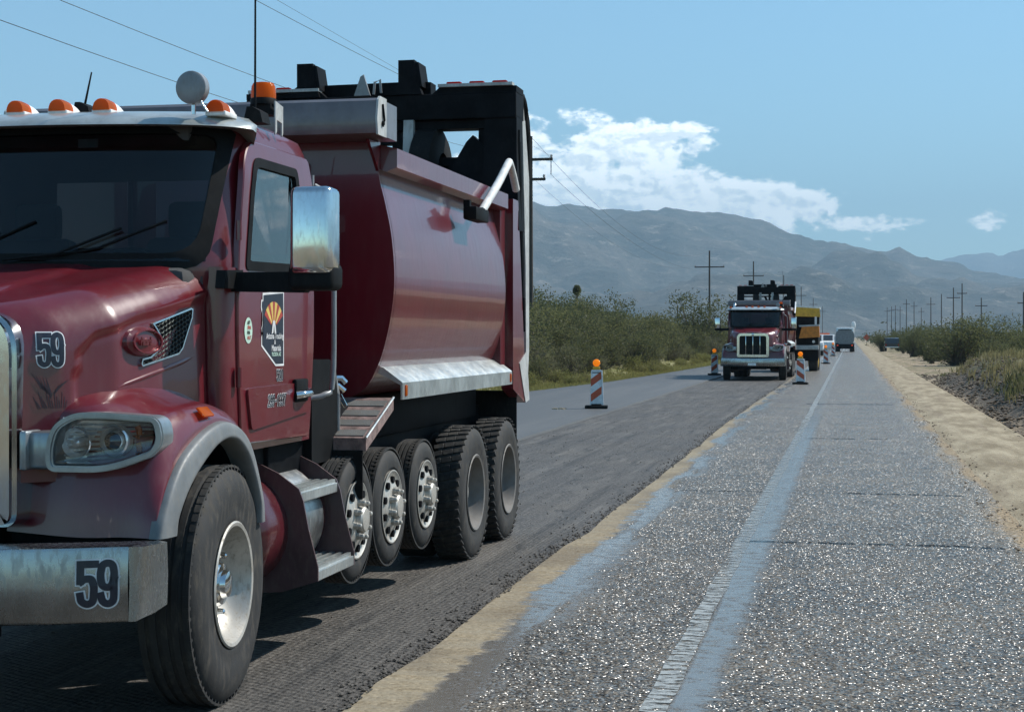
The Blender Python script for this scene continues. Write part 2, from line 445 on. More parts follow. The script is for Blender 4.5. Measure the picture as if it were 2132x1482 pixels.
def mat_soil():
    m, t = newmat('desert_soil')
    o = t.n('ShaderNodeTexCoord').outputs['Object']
    n1 = t.noise(o, .35, 8, .65); n2 = t.noise(o, 3.0, 8, .7); n3 = t.noise(o, 0.02, 4, .6)
    c = t.mix(t.ramp(n2, .3, .7), (.20, .145, .095), (.33, .255, .175))
    c = t.mix(t.m('MULTIPLY', t.ramp(n1, .5, .68), .6), c, (.16, .14, .065))
    c = t.mix(t.m('MULTIPLY', t.ramp(n3, .4, .6), .5), c, (.13, .125, .06))
    b = t.n('ShaderNodeBump', Strength=.9, Distance=.06, Height=n2)
    out(t, pbsdf(t, Base_Color=c, Roughness=.95, Normal=b)); return m
SOIL = mat_soil()
def mat_dirt():
    m, t = newmat('shoulder_dirt')
    o = t.n('ShaderNodeTexCoord').outputs['Object']
    n1 = t.noise(t.scl(o, 1.6, .35, 1), 1.5, 8, .65); n2 = t.noise(o, 14, 6, .7); n3 = t.noise(o, 70, 3, .6)
    c = t.mix(t.ramp(n1, .32, .68), (.20, .155, .09), (.41, .34, .23))
    n6 = t.noise(t.scl(o, 2.5, .12, 1), 1.2, 6, .7); c = t.mix(t.m('MULTIPLY', t.ramp(n6, .52, .66), .6), c, (.20, .15, .10))
    c = t.mix(t.m('MULTIPLY', t.ramp(n2, .50, .72), .75), c, (.14, .10, .066))
    b = t.n('ShaderNodeBump', Strength=1.0, Distance=.03, Filter_Width=0.2, Height=t.m('ADD', t.m('MULTIPLY', n2, .8), t.m('MULTIPLY', n3, .25)))
    out(t, pbsdf(t, Base_Color=c, Roughness=.95, Normal=b)); return m
DIRT = mat_dirt()
def mat_bank():
    m, t = newmat('bank_rubble')
    o = t.n('ShaderNodeTexCoord').outputs['Object']
    x, y, z = t.n('ShaderNodeSeparateXYZ', Vector=o).outputs
    n1 = t.noise(o, 1.2, 8, .7); n2 = t.noise(o, 9, 8, .75); n3 = t.noise(o, .3, 4, .6)
    dark = t.mix(t.ramp(n2, .3, .7), (.075, .058, .043), (.215, .168, .122))
    tan = t.mix(t.ramp(n2, .3, .7), (.24, .18, .115), (.40, .31, .21))
    dry = t.mix(t.ramp(n1, .35, .65), (.25, .195, .11), (.15, .14, .065))
    xx = t.m('ADD', x, t.m('MULTIPLY', t.m('SUBTRACT', n1, .5), 1.4))
    f1 = t.ramp(xx, 3.0, 3.35); f2 = t.ramp(t.m('ADD', z, t.m('MULTIPLY', t.m('SUBTRACT', n1, .5), .7)), .48, .75)
    far = t.ramp(y, 56, 68)
    c = t.mix(f1, tan, dark); c = t.mix(f2, c, dry)
    c = t.mix(far, c, t.mix(t.ramp(n3, .45, .55), tan, dry))
    b = t.n('ShaderNodeBump', Strength=1.0, Distance=.10, Height=n2)
    out(t, pbsdf(t, Base_Color=c, Roughness=.95, Normal=b)); return m
BANK = mat_bank()

def mat_wet():
    """wet chip seal: domed stones that each catch the sun, smooth wet tracks, dried tan mud at both edges"""
    m, t = newmat('wet_chip_seal')
    o = t.n('ShaderNodeTexCoord').outputs['Object']
    x, y, z = t.n('ShaderNodeSeparateXYZ', Vector=o).outputs
    sc = t.scl(o, 1, 1, 0)
    v1 = t.n('ShaderNodeTexVoronoi', dict(feature='F1'), Vector=sc, Scale=62.0, Randomness=1.0)
    v2 = t.n('ShaderNodeTexVoronoi', dict(feature='F1'), Vector=sc, Scale=105.0, Randomness=1.0)
    n1 = t.noise(sc, .8, 6, .6); n2 = t.noise(t.scl(o, 2.2, .30, 0), 1.0, 7, .62); n3 = t.noise(sc, 25, 4, .6); n4 = t.noise(t.scl(o, 1, 4.5, 0), 2.2, 8, .68)
    # masks
    wob = t.m('ADD', t.m('MULTIPLY', t.m('SUBTRACT', n2, .5), .75), t.m('MULTIPLY', t.m('SUBTRACT', n4, .5), .50))
    xl = t.m('ADD', x, wob)
    lim = t.ramp(y, 6, 34, 0.0, -.36, False)
    mudl = t.m('MULTIPLY', t.ramp(t.m('SUBTRACT', xl, lim), -1.88, -1.98), t.ramp(y, 30, 75, 1.0, .45))
    xr = t.m('ADD', x, t.m('MULTIPLY', wob, 1.3))
    mudr = t.ramp(xr, 1.30, 1.55)
    mudr2 = t.m('MULTIPLY', t.ramp(xr, .95, 1.45), .35)
    mid = t.m('MULTIPLY', t.ramp(y, 10, 13.5), t.ramp(y, 36, 26))
    strip = t.m('MULTIPLY', t.ramp(t.m('ADD', x, t.m('MULTIPLY', mid, .12)), -.845, -.80), t.ramp(t.m('ADD', x, t.m('ADD', t.m('MULTIPLY', t.m('SUBTRACT', n3, .5), .14), t.m('MULTIPLY', t.m('SUBTRACT', n4, .5), .34))), -.57, -.69))
    strip = t.m('MULTIPLY', strip, t.ramp(t.m('ADD', y, t.m('MULTIPLY', n1, 6)), 46, 26, .25, 1.0))
    xp = t.m('SUBTRACT', xl, lim)
    pool = t.m('MULTIPLY', t.ramp(xp, -1.52, -1.74), t.ramp(n2, .44, .52)); pool = t.m('MULTIPLY', pool, t.ramp(xp, -1.99, -1.92))
    wet = t.m('MULTIPLY', t.m('MAXIMUM', strip, pool), t.ramp(t.noise(t.scl(o, 1, 2.2, 0), 6, 6, .7), .30, .52, .45, 1.0))
    # stones: analytic dome normals so that each one glints by itself
    stone = t.m('SUBTRACT', 1.0, t.m('MULTIPLY', v1.outputs['Distance'], 1.55), clamp=True)
    rndv = v1.outputs['Color']
    rnd = t.n('ShaderNodeSeparateXYZ', Vector=rndv).outputs[0]
    rnd2 = t.n('ShaderNodeSeparateXYZ', Vector=rndv).outputs[1]
    flat = t.m('MAXIMUM', t.m('MULTIPLY', wet, .97), t.m('MULTIPLY', mudl, .8))
    dv = t.n('ShaderNodeVectorMath', dict(operation='SUBTRACT'), i0=sc, i1=v1.outputs['Position'])
    dx, dy, _ = t.n('ShaderNodeSeparateXYZ', Vector=dv).outputs
    tilt = t.n('ShaderNodeVectorMath', dict(operation='SUBTRACT'), i0=v2.outputs['Color'], i1=(.5, .5, .5))
    tx, ty, _ = t.n('ShaderNodeSeparateXYZ', Vector=tilt).outputs
    amp = t.m('MULTIPLY', t.m('SUBTRACT', 1.0, flat), t.ramp(rnd, 0, 1, 28.0, 60.0))
    gl = t.ramp(rnd2, .38, .50)
    fac = t.n('ShaderNodeVectorMath', dict(operation='SUBTRACT'), i0=t.n('ShaderNodeTexWhiteNoise', dict(noise_dimensions='3D'), Vector=v1.outputs['Position']).outputs['Color'], i1=(.5, .5, .5))
    fx, fy, _ = t.n('ShaderNodeSeparateXYZ', Vector=fac).outputs
    famp = t.m('MULTIPLY', t.m('SUBTRACT', 1.0, flat), t.ramp(gl, 0, 1, .7, 2.0))
    nv = t.n('ShaderNodeCombineXYZ', X=t.m('ADD', t.m('MULTIPLY', dx, amp), t.m('MULTIPLY', fx, famp)), Y=t.m('ADD', t.m('MULTIPLY', dy, amp), t.m('MULTIPLY', fy, famp)), Z=1.0)
    bump = t.n('ShaderNodeVectorMath', dict(operation='NORMALIZE'), i0=nv)
    c = t.mix(rnd, (.14, .122, .10), (.34, .30, .245))
    c = t.mix(t.ramp(stone, .20, .5), (.065, .060, .054), c)
    c = t.mix(t.m('MULTIPLY', t.ramp(n1, .38, .7), .45), c, (.22, .18, .135))
    c = t.mix(wet, c, (.15, .135, .115))
    mud = t.mix(t.ramp(n3, .3, .7), (.20, .16, .105), (.36, .30, .21)); mud = t.mix(t.ramp(n4, .38, .62), mud, (.29, .25, .185)); mud = t.mix(t.m('MULTIPLY', t.ramp(n1, .45, .62), .55), mud, (.15, .125, .095))
    mudr_c = t.mix(t.ramp(n3, .3, .7), (.27, .20, .125), (.42, .335, .23))
    c = t.mix(mudl, c, mud); c = t.mix(mudr2, c, mudr_c); c = t.mix(mudr, c, mudr_c)
    # transverse cracks, widened and broken by noise
    yy = t.m('ADD', y, t.m('ADD', t.m('MULTIPLY', t.m('SUBTRACT', t.noise(t.scl(o, 1, .1, 0), 5, 5, .7), .5), .13), t.m('MULTIPLY', x, -.012)))
    crack = None
    for cy, w, lo, hi in ((13.45, .085, -1.05, 1.25), (17.75, .10, -.1, 1.15), (17.75, .06, -1.9, -.9), (27.2, .16, -.9, .6), (41, .3, -1.2, 1.0)):
        k = t.m('MULTIPLY', t.ramp(t.m('ABSOLUTE', t.m('SUBTRACT', yy, cy)), w, w * .5), t.m('MULTIPLY', t.ramp(x, lo, lo + .1), t.ramp(x, hi + .1, hi)))
        crack = k if crack is None else t.m('MAXIMUM', crack, k)
    crack = t.m('MULTIPLY', crack, t.ramp(t.noise(t.scl(o, 1, .1, 0), 9, 3, .6), .40, .50))
    c = t.mix(crack, c, (.012, .011, .010))
    rough = t.mix(gl, (.65, .65, .65), (.26, .26, .26))
    rough = t.mix(wet, rough, (.19, .19, .19)); 
    rough = t.mix(t.m('MAXIMUM', mudl, mudr), rough, (.8, .8, .8))
    spec = t.m('SUBTRACT', 1.0, t.m('MULTIPLY', t.m('MAXIMUM', mudl, t.m('MAXIMUM', mudr, crack)), .8))
    k = dict(Base_Color=c, Roughness=rough, Normal=bump); k['Specular_IOR_Level'] = t.m('MULTIPLY', spec, t.m('ADD', .05, t.m('MULTIPLY', t.m('MAXIMUM', gl, wet), .75)))
    out(t, pbsdf(t, **k)); return m
WET = mat_wet()

def mat_milled():
    m, t = newmat('milled_asphalt')
    o = t.n('ShaderNodeTexCoord').outputs['Object']
    n1 = t.noise(t.scl(o, 1.8, .22, 0), 1.6, 8, .65); n2 = t.noise(o, 30, 5, .7); n3 = t.noise(o, .7, 5, .6); n5 = t.noise(t.scl(o, 1, .25, 1), 6, 7, .72)
    w = t.n('ShaderNodeTexWave', dict(wave_type='BANDS', bands_direction='X', wave_profile='SIN'), Vector=t.scl(o, 1, .12, 1), Scale=9.0, Distortion=2.2, Detail=3.0, Detail_Scale=2.0)
    w2 = t.n('ShaderNodeTexWave', dict(wave_type='BANDS', bands_direction='DIAGONAL', wave_profile='SIN'), Vector=t.scl(o, .5, 1.0, 0), Scale=11.0, Distortion=3.0, Detail=3.0, Detail_Scale=1.5)
    c = t.mix(t.ramp(n2, .3, .72), (.022, .020, .018), (.125, .112, .098))
    c = t.mix(t.m('MULTIPLY', t.ramp(n1, .46, .70), .45), c, (.17, .152, .13))
    c = t.mix(t.m('MULTIPLY', t.ramp(n5, .54, .66), .8), c, (.022, .020, .018))
    n7 = t.noise(t.scl(o, 5.0, .16, 0), 1.3, 6, .72); n8 = t.noise(t.scl(o, .8, .5, 0), 2.2, 5, .7)
    c = t.mix(t.m('MULTIPLY', t.ramp(n7, .52, .68), t.ramp(n8, .35, .6, .15, .6)), c, (.19, .172, .15)); c = t.mix(t.m('MULTIPLY', t.ramp(n7, .46, .34), .65), c, (.018, .016, .015))
    h = t.m('ADD', t.m('MULTIPLY', w.outputs[0], .14), t.m('ADD', t.m('MULTIPLY', w2.outputs[0], .30), t.m('MULTIPLY', n2, 1.3)))
    b = t.n('ShaderNodeBump', Strength=.9, Distance=.018, Filter_Width=.3, Height=h)
    out(t, pbsdf(t, Base_Color=c, Roughness=t.m('ADD', .55, t.m('MULTIPLY', n3, .3)), Normal=b)); return m
MILLED = mat_milled()
def mat_old():
    m, t = newmat('old_asphalt')
    o = t.n('ShaderNodeTexCoord').outputs['Object']
    n1 = t.noise(t.scl(o, 1.2, .06, 0), 1.2, 7, .62); n2 = t.noise(o, 60, 4, .65); n3 = t.noise(t.scl(o, .6, .2, 0), .5, 4, .6)
    c = t.mix(t.ramp(n2, .3, .7), (.062, .062, .062), (.105, .103, .10))
    c = t.mix(t.m('MULTIPLY', t.ramp(n1, .4, .7), .5), c, (.125, .12, .112)); c = t.mix(t.m('MULTIPLY', t.ramp(n3, .5, .7), .3), c, (.045, .045, .046))
    b = t.n('ShaderNodeBump', Strength=.6, Distance=.006, Height=n2)
    out(t, pbsdf(t, Base_Color=c, Roughness=.62, Normal=b)); return m
OLD = mat_old()
def mat_line():
    m, t = newmat('worn_line_paint')
    o = t.n('ShaderNodeTexCoord').outputs['Object']
    n1 = t.noise(t.scl(o, 1.0, 2.6, 0), 7, 6, .72); n2 = t.noise(o, 60, 4, .65)
    c = t.mix(t.ramp(n2, .3, .7), (.28, .29, .28), (.46, .47, .44))
    y = t.n('ShaderNodeSeparateXYZ', Vector=o).outputs[1]
    mid = t.m('MULTIPLY', t.ramp(y, 10, 13), t.m('MULTIPLY', t.ramp(y, 40, 27), .05))
    c = t.mix(t.ramp(n1, .40, .60, 0, .5), c, (.20, .195, .18))
    b = t.n('ShaderNodeBump', Strength=.7, Distance=.006, Height=t.m('ADD', n2, n1))
    worn = t.ramp(t.m('ADD', n1, mid), .46, .58, 0, .94)
    out(t, t.n('ShaderNodeMixShader', i0=worn, i1=pbsdf(t, Base_Color=c, Roughness=.38, Normal=b), i2=t.n('ShaderNodeBsdfTransparent'))); return m
LINE = mat_line()

def sheet(name, cols, mat, kind='structure', zf=None, drop=None):
    """cols: list of (y, [x...]) rows"""
    b = MB(); b.grid([[Vector((x, y, zf(x, y) if zf else 0.0)) for x in xs] for y, xs in cols])
    o = b.link(name, mat, None, 60)
    if o.data.polygons[0].normal.z < 0: o.data.flip_normals()
    return tag(o, kind=kind)
def steps(y0, y1, d0, g):
    r = [y0]; d = d0
    while r[-1] < y1: r.append(r[-1] + d); d *= g
    r[-1] = y1; return r

# desert floor: polar sheet to the mountains
b = MB(); rows = []
for r_ in [0.0, 30, 60, 100, 160, 260, 450, 800, 1500, 2600, 4200, 7000, 11000, 19000]:
    rows.append([Vector((r_ * math.sin(2 * math.pi * k / 90), r_ * math.cos(2 * math.pi * k / 90), -.16)) for k in range(91)])
b.grid(rows[1:]); V0 = b.bm.verts.new((0, 0, -.16)); b.bm.verts.ensure_lookup_table()
for k in range(90): b.bm.faces.new((V0, b.bm.verts[k], b.bm.verts[k + 1]))
bmesh.ops.remove_doubles(b.bm, verts=b.bm.verts[:], dist=.001)
o = b.link('desert_ground', SOIL, None, 60); tag(o, kind='structure')
if o.data.polygons[5].normal.z < 0: o.data.flip_normals()

# near road: wet lane (with a ragged milled edge), milled lane 4 cm lower, old asphalt strip on the left
ys = steps(-12, 2600, .22, 1.03)
def edge(y): return -2.30 + .05 * fbm(y * .9, 3.1) + .03 * fbm(y * 5, 7.7, 0, 3) - .12 * sm((y - 18) / 14)
b = MB(); rows = []
for y in ys:
    e_ = edge(y); j = .012 * fbm(y * 9, 1.2, 0, 2)
    rows.append([Vector((e_ - .02 + j, y, -.06)), Vector((e_ - .004 - j, y, -.022)), Vector((e_ + .012 + j, y, -.004)), Vector((e_ + .05, y, 0)), Vector((-1.2, y, 0)), Vector((-.3, y, 0)), Vector((.8, y, 0)), Vector((1.85, y, -.02)), Vector((1.95, y, -.12))])
b.grid(rows); o = b.link('wet_road', WET, None, 25); tag(o, kind='structure')
if o.data.polygons[4].normal.z < 0: o.data.flip_normals()
def ledge(y): return -5.45 + .05 * fbm(y * .6, 9.1) + .02 * fbm(y * 4, 2.7, 0, 3)
sheet('milled_road', [(y, [ledge(y) - .25, -4.6, -3.8, -3.0, -2.1]) for y in ys], MILLED, zf=lambda x, y: -.04)
b = MB(); rows = []
for y in ys:
    le = ledge(y); far = interp(y, [0, 45, 60, 75, 100, 160, 400, 2600], [-10.6, -10.2, -9.0, -8.5, -8.0, -7.6, -7.2, -7.2]) + .12 * fbm(y * .4, 5)
    rows.append([Vector((far - .3, y, -.13)), Vector((far, y, -.01)), Vector((-7, y, 0)), Vector((le - .05, y, 0)), Vector((le, y, -.004)), Vector((le + .015, y, -.045))])
b.grid(rows); o = b.link('asphalt_shoulder', OLD, None, 25); tag(o, kind='structure')
if o.data.polygons[2].normal.z < 0: o.data.flip_normals()
b = MB(); rows = []
for y in steps(-8, 900, .12, 1.012):
    a = .016 * fbm(y * 6, .4, 0, 3); c = .020 * fbm(y * 5, 8.4, 0, 3)
    rows.append([Vector((-.945 + a, y, .004)), Vector((-.825 + c, y, .004))])
b.grid(rows); o = b.link('lane_line', LINE, None, 0); tag(o, kind='structure')
if o.data.polygons[0].normal.z < 0: o.data.flip_normals()

def bank_z(x, y):
    base = -.02 + .03 * fbm(x * .8, y * .3)
    up = 1.05 * sm((x - 2.9 - .25 * fbm(y * .25, 3)) / 1.9) * (1 - .55 * sm((x - 6) / 8))
    fade = 1 - sm((y - 58 - 2.5 * fbm(x * .3, 1)) / 14)
    up *= fade * (.75 + .25 * sm(y / 20))
    r = .16 * fbm(x * 1.9, y * 1.5, 2, 5) * sm((x - 2.6) / .6) * (.4 + .6 * fade)
    far = -.05 + .10 * fbm(x * .12, y * .06, 5) * sm((x - 3) / 4)
    return base + up + r + far * sm((x - 2.2) / 2) - .02 * sm((2.2 - x) / .6)
ysb = steps(-10, 420, .30, 1.012)
xsb = [1.60, 1.8, 2.0, 2.2, 2.4, 2.6] + [2.75 + .13 * k for k in range(26)] + [6.3, 6.8, 7.5, 8.5, 10, 12, 15, 20, 28, 40, 60]
sheet('roadside_bank', [(y, xsb) for y in ysb], BANK, zf=bank_z)
sheet('dirt_shoulder', [(y, [1.40 + .10 * fbm(y * .5, 2.2) - .05 * fbm(y * 3, 1), 1.75, 2.1, 2.5, 2.85]) for y in steps(-10, 420, .30, 1.015)], DIRT, zf=lambda x, y: -.035 + .05 * sm((x - 1.35) / .38) + .010 * fbm(x * 3, y * 1.2, 1) * sm((x - 1.5) / .3) + .02 * sm((x - 1.6) / .6))

# left verge
def asphalt_edge(y): return interp(y, [0, 45, 60, 75, 100, 160, 400, 2600], [-10.6, -10.2, -9.0, -8.5, -8.0, -7.6, -7.2, -7.2])
def verge_z(x, y):
    q = asphalt_edge(y) - x
    return -.11 + .30 * sm(q / 4) + .12 * fbm(x * .3, y * .2) * sm((q - .3) / 2)
def mat_verge():
    m, t = newmat('verge_soil')
    o = t.n('ShaderNodeTexCoord').outputs['Object']
    n1 = t.noise(o, .6, 7, .65); n2 = t.noise(o, 8, 6, .7)
    c = t.mix(t.ramp(n2, .3, .7), (.20, .18, .08), (.33, .29, .13)); c = t.mix(t.ramp(n1, .45, .65), c, (.18, .19, .06))
    out(t, pbsdf(t, Base_Color=c, Roughness=.95, Normal=t.n('ShaderNodeBump', Strength=1, Distance=.08, Height=n2))); return m
VERGE = mat_verge()
sheet('left_verge', [(y, [-60, -40, -28, -20, -16, -13.5, -12, -11, -10.3, -9.6, -8.8, -7.9, -7.3]) for y in steps(5, 500, 1.2, 1.02)], VERGE, zf=verge_z)

# loose stones along the broken edges
def stones(name, n, fn, mat, s0, s1):
    b = MB(); ico = [(0, 0, 1), (.9, 0, .3), (.2, .85, .35), (-.75, .5, .3), (-.7, -.55, .25), (.3, -.85, .3), (0, 0, -.6)]
    fi = [(0, 1, 2), (0, 2, 3), (0, 3, 4), (0, 4, 5), (0, 5, 1), (6, 2, 1), (6, 3, 2), (6, 4, 3), (6, 5, 4), (6, 1, 5)]
    for _ in range(n):
        p = Vector(fn()); s = random.uniform(s0, s1) * random.uniform(.6, 1); a = random.random() * 6.28
        vs = []
        for q in ico:
            v = Vector(q) * s * random.uniform(.7, 1.2); v.z *= .65
            vs.append(b.bm.verts.new(p + Matrix.Rotation(a, 3, 'Z') @ v))
        for f in fi: b.bm.faces.new([vs[k] for k in f])
    o = b.link(name, mat, None, 0); return tag(o, kind='stuff')
def yrand(a, c): return a * (c / a) ** random.random()
def edge_stone():
    y = yrand(6, 60); x = edge(y) - abs(random.gauss(0, .10)) + .02
    return (x, y, -.036 if x < edge(y) else .003)
stones('edge_gravel', 2600, edge_stone, simple('gravel_dark', (.075, .068, .06), .8, dirt=.3, var=.4), .006, .022)
def bank_stone():
    y = yrand(14, 75); x = random.uniform(2.6, 4.9); return (x, y, bank_z(x, y) + .01)
stones('bank_rocks', 5200, bank_stone, simple('rubble_rock', (.11, .086, .064), .9, dirt=.55, dirtcol=(.28, .215, .15), var=.5, scale=2), .02, .10)
def mill_stone():
    y = yrand(8, 70); x = random.uniform(-5.3, -2.35); return (x, y, -.036)
def sh_stone():
    y = yrand(11, 90); x = random.uniform(1.25, 3.0); return (x, y, .01 if x > 1.7 else .004)
stones('shoulder_gravel', 2600, sh_stone, simple('shoulder_stone', (.22, .17, .12), .9, dirt=.3, var=.5), .006, .03)
stones('milling_crumbs', 1500, mill_stone, MATS['gravel_dark'], .004, .016)

# ------------------------------------------------------------------ mountains
def mat_mount(name, c1, c2, c3):
    m, t = newmat(name)
    o = t.n('ShaderNodeTexCoord').outputs['Object']
    n1 = t.noise(t.scl(o, 1, 1, 2.2), .0035, 10, .68); n2 = t.noise(t.scl(o, 1, 1, 2), .016, 10, .78); n3 = t.noise(o, .0011, 4, .6)
    c = t.mix(t.ramp(n1, .35, .65), c1, c2); c = t.mix(t.m('MULTIPLY', t.ramp(n2, .53, .66), .85), c, c3); c = t.mix(t.m('MULTIPLY', t.ramp(n2, .48, .36), .75), c, (.022, .027, .018)); c = t.mix(t.m('MULTIPLY', t.ramp(n3, .4, .65), .4), c, c1)
    b = t.n('ShaderNodeBump', Strength=1.0, Distance=55.0, Height=t.m('ADD', n1, t.m('MULTIPLY', n2, .4)))
    out(t, pbsdf(t, Base_Color=c, Roughness=.95, Normal=b)); return m
MT = mat_mount('mountain_rock', (.030, .036, .024), (.13, .108, .082), (.36, .31, .25))
F_ = 3300
ridge = [(-2500, 560), (-1500, 520), (-600, 470), (200, 440), (700, 400), (1000, 395), (1105, 415), (1145, 428), (1180, 423), (1260, 432), (1330, 438), (1397, 424), (1440, 437), (1530, 447), (1600, 465), (1650, 488), (1700, 497), (1740, 503), (1800, 518), (1850, 523), (1875, 517), (1905, 530), (1945, 536), (1985, 541), (2003, 546), (2020, 561), (2070, 568), (2140, 577), (2400, 600), (3000, 640), (3800, 690)]
ridge2 = [(1700, 640), (1900, 560), (1990, 534), (2045, 523), (2065, 525), (2085, 532), (2110, 525), (2135, 514), (2250, 500), (2500, 530), (2900, 560), (3600, 600)]
def mountain(name, prof, D, foot, back, na, nr, amp, mat, seed):
    # the ridge is laid out on true azimuths (degrees off the road) and true heights at its distance
    azs = []; hs = []
    for px, py in prof:
        a = (px - 1066) / F_
        azs.append(math.atan(a) - YAW); hs.append((700 - py) / F_ / math.sqrt(1 + a * a) * D)
    b = MB(); rows = []
    for i in range(na + 1):
        az_ = azs[0] + (azs[-1] - azs[0]) * i / na; H0 = interp(az_, azs, hs)
        row = []
        for j in range(nr + 1):
            q = j / nr; r_ = foot + (back - foot) * q
            x, y = r_ * math.sin(az_), r_ * math.cos(az_)
            qc = (D - foot) / (back - foot)
            u = q / qc if q < qc else max(0.0, 1 - (q - qc) / (1 - qc))
            prof_ = (u ** 1.25) * .86 + .14 * sm(u)
            rg = noise.ridged_multi_fractal(Vector((x / 1150, y / 1150, seed)), 0.9, 2.1, 6, .9, 2.0) - 1.0
            f_ = noise.fractal(Vector((x / 260, y / 260, seed + 3)), .9, 2.0, 5)
            h = H0 * prof_
            k = 4 * u * (1 - u)
            h += amp * k * rg * 1.05 + amp * .22 * f_ * min(1, u * 3) * (.12 + k)
            h += min(H0 * .045, 17) * noise.fractal(Vector((x / 120, y / 120, seed)), .8, 2, 4) * sm(u * 2)
            if q < .12: h *= q / .12
            row.append(Vector((x, y, max(-.5, h) - .5)))
        rows.append(row)
    b.grid(rows); o = b.link(name, mat, None, 0)
    o.data.polygons.foreach_set('use_smooth', [True] * len(o.data.polygons))
    if sum(p.normal.z for p in o.data.polygons) < 0: o.data.flip_normals()
    return tag(o, kind='structure')
mountain('mountain_range', ridge, 6200, 2700, 7600, 560, 90, 130, MT, 1.7)
mountain('distant_mountains', ridge2, 13500, 9500, 15500, 160, 24, 180, MT, 5.1)

# haze: one closed box round everything
def mat_haze():
    m, t = newmat('haze_air')
    v = t.n('ShaderNodeVolumePrincipled', Color=(.53, .79, 1.0), Density=HAZE, Anisotropy=0.0)
    t.n('ShaderNodeOutputMaterial', Volume=v); return m
HAZE = 0.000125
b = MB(); b.b2(-16500, 16500, -2500, 17500, -1.6, 1450); o = b.link('haze', mat_haze(), None, 0); tag(o, kind='stuff')

# ------------------------------------------------------------------ vegetation
def mat_leaf(name, c1, c2):
    m, t = newmat(name)
    rn = t.n('ShaderNodeObjectInfo').outputs['Random']
    o = t.n('ShaderNodeTexCoord').outputs['Object']
    n1 = t.noise(o, 2.2, 4, .6)
    f = t.m('ADD', t.m('MULTIPLY', rn, .55), t.m('MULTIPLY', t.ramp(n1, .3, .7), .45))
    c = t.mix(f, c1, c2)
    d = t.n('ShaderNodeBsdfDiffuse', Color=c, Roughness=.5)
    tr = t.n('ShaderNodeBsdfTranslucent', Color=t.mix(.5, c, (.22, .225, .085)))
    g = t.n('ShaderNodeBsdfGlossy', Color=(.5, .5, .5), Roughness=.45)
    s1 = t.n('ShaderNodeMixShader', i0=.42, i1=d, i2=tr)
    out(t, t.n('ShaderNodeMixShader', i0=.02, i1=s1, i2=g)); return m
LEAF = mat_leaf('creosote_leaf', (.068, .080, .042), (.145, .142, .078))
LEAFD = mat_leaf('mesquite_leaf', (.052, .066, .036), (.110, .118, .062))
LEAFY = mat_leaf('weed_leaf', (.17, .17, .055), (.33, .285, .11))
DRY = mat_leaf('dry_grass_blade', (.20, .155, .08), (.34, .27, .15))
BARK = simple('bark', (.085, .068, .052), .9, dirt=.2)

def bush_meshes(seed, h, rx, n, leaf, lobes, stem_h, open_=0.35):
    rnd = random.Random(seed)
    L = []
    for k in range(lobes):
        a = rnd.random() * 6.28; d = rx * .62 * math.sqrt(rnd.random()); zc = h * rnd.uniform(.20, .80) if lobes > 1 else h * .6
        L.append((Vector((d * math.cos(a), d * math.sin(a), zc)), rx * rnd.uniform(.26, .46), h * rnd.uniform(.18, .32)))
    L.append((Vector((0, 0, h * .45)), rx * .55, h * .38))
    b = MB(); st = MB()
    tips = []
    for c, r1, r2 in L:
        m_ = 7
        for k in range(m_):
            u = rnd.random() * 6.28; w = rnd.uniform(-.5, 1)
            tips.append(c + Vector((r1 * math.sqrt(max(0, 1 - w * w)) * math.cos(u), r1 * math.sqrt(max(0, 1 - w * w)) * math.sin(u), r2 * w)))
    for tp in tips:
        root_ = Vector((rnd.uniform(-.15, .15) * rx, rnd.uniform(-.15, .15) * rx, 0)); mid = root_.lerp(tp, .5) + Vector((rnd.uniform(-.1, .1), rnd.uniform(-.1, .1), -.05 * h))
        mid.x *= .72; mid.y *= .72
        r0 = .020 * h / 2.5 + .006
        st.cyl(root_, mid, r0, r0 * .7, 4, False); st.cyl(mid, tp, r0 * .7, .004, 4, False)
    fl = []
    vs = []; fs = []
    tot = sum(r1 * r1 * r2 for _, r1, r2 in L)
    for c, r1, r2 in L:
        cl = max(6, int(n * (r1 * r1 * r2) / tot / 9))
        for _ in range(cl):
            while True:
                v = Vector((rnd.uniform(-1, 1), rnd.uniform(-1, 1), rnd.uniform(-1, 1)))
                if open_ < v.length < 1: break
            p0 = c + Vector((v.x * r1, v.y * r1, v.z * r2)) * (1 + .25 * noise.noise(v * 2 + Vector((seed, 0, 0))))
            if p0.z < .08 * h: continue
            out_ = Vector((v.x, v.y, v.z * .6 + .4)).normalized()
            for _k in range(9):
                p = p0 + Vector((rnd.gauss(0, 1), rnd.gauss(0, 1), rnd.gauss(0, 1))) * leaf * 1.5 + out_ * leaf * rnd.uniform(0, 2)
                d = (out_ + Vector((rnd.gauss(0, .8), rnd.gauss(0, .8), rnd.gauss(0, .7)))).normalized()
                q = d.cross(Vector((rnd.gauss(0, 1), rnd.gauss(0, 1), rnd.gauss(0, 1)))).normalized()
                l_ = leaf * rnd.uniform(.7, 1.5); w_ = l_ * .30
                i = len(vs); vs += [p - d * l_ * .5, p + q * w_, p + d * l_ * .5, p - q * w_]; fs.append((i, i + 1, i + 2, i + 3))
    me = bpy.data.meshes.new('crown'); me.from_pydata([tuple(v) for v in vs], [], fs); b.bm.free()
    sm_ = bpy.data.meshes.new('stems'); st.bm.to_mesh(sm_); st.bm.free()
    return me, sm_
def fix(me, mat):
    me.materials.append(mat); return me
PROTO = {}
def proto(kind, seeds, **k):
    PROTO[kind] = []
    mat = k.pop('mat')
    for s in seeds:
        c, st = bush_meshes(s, **k); fix(c, mat); fix(st, BARK); PROTO[kind].append((c, st, k['h']))
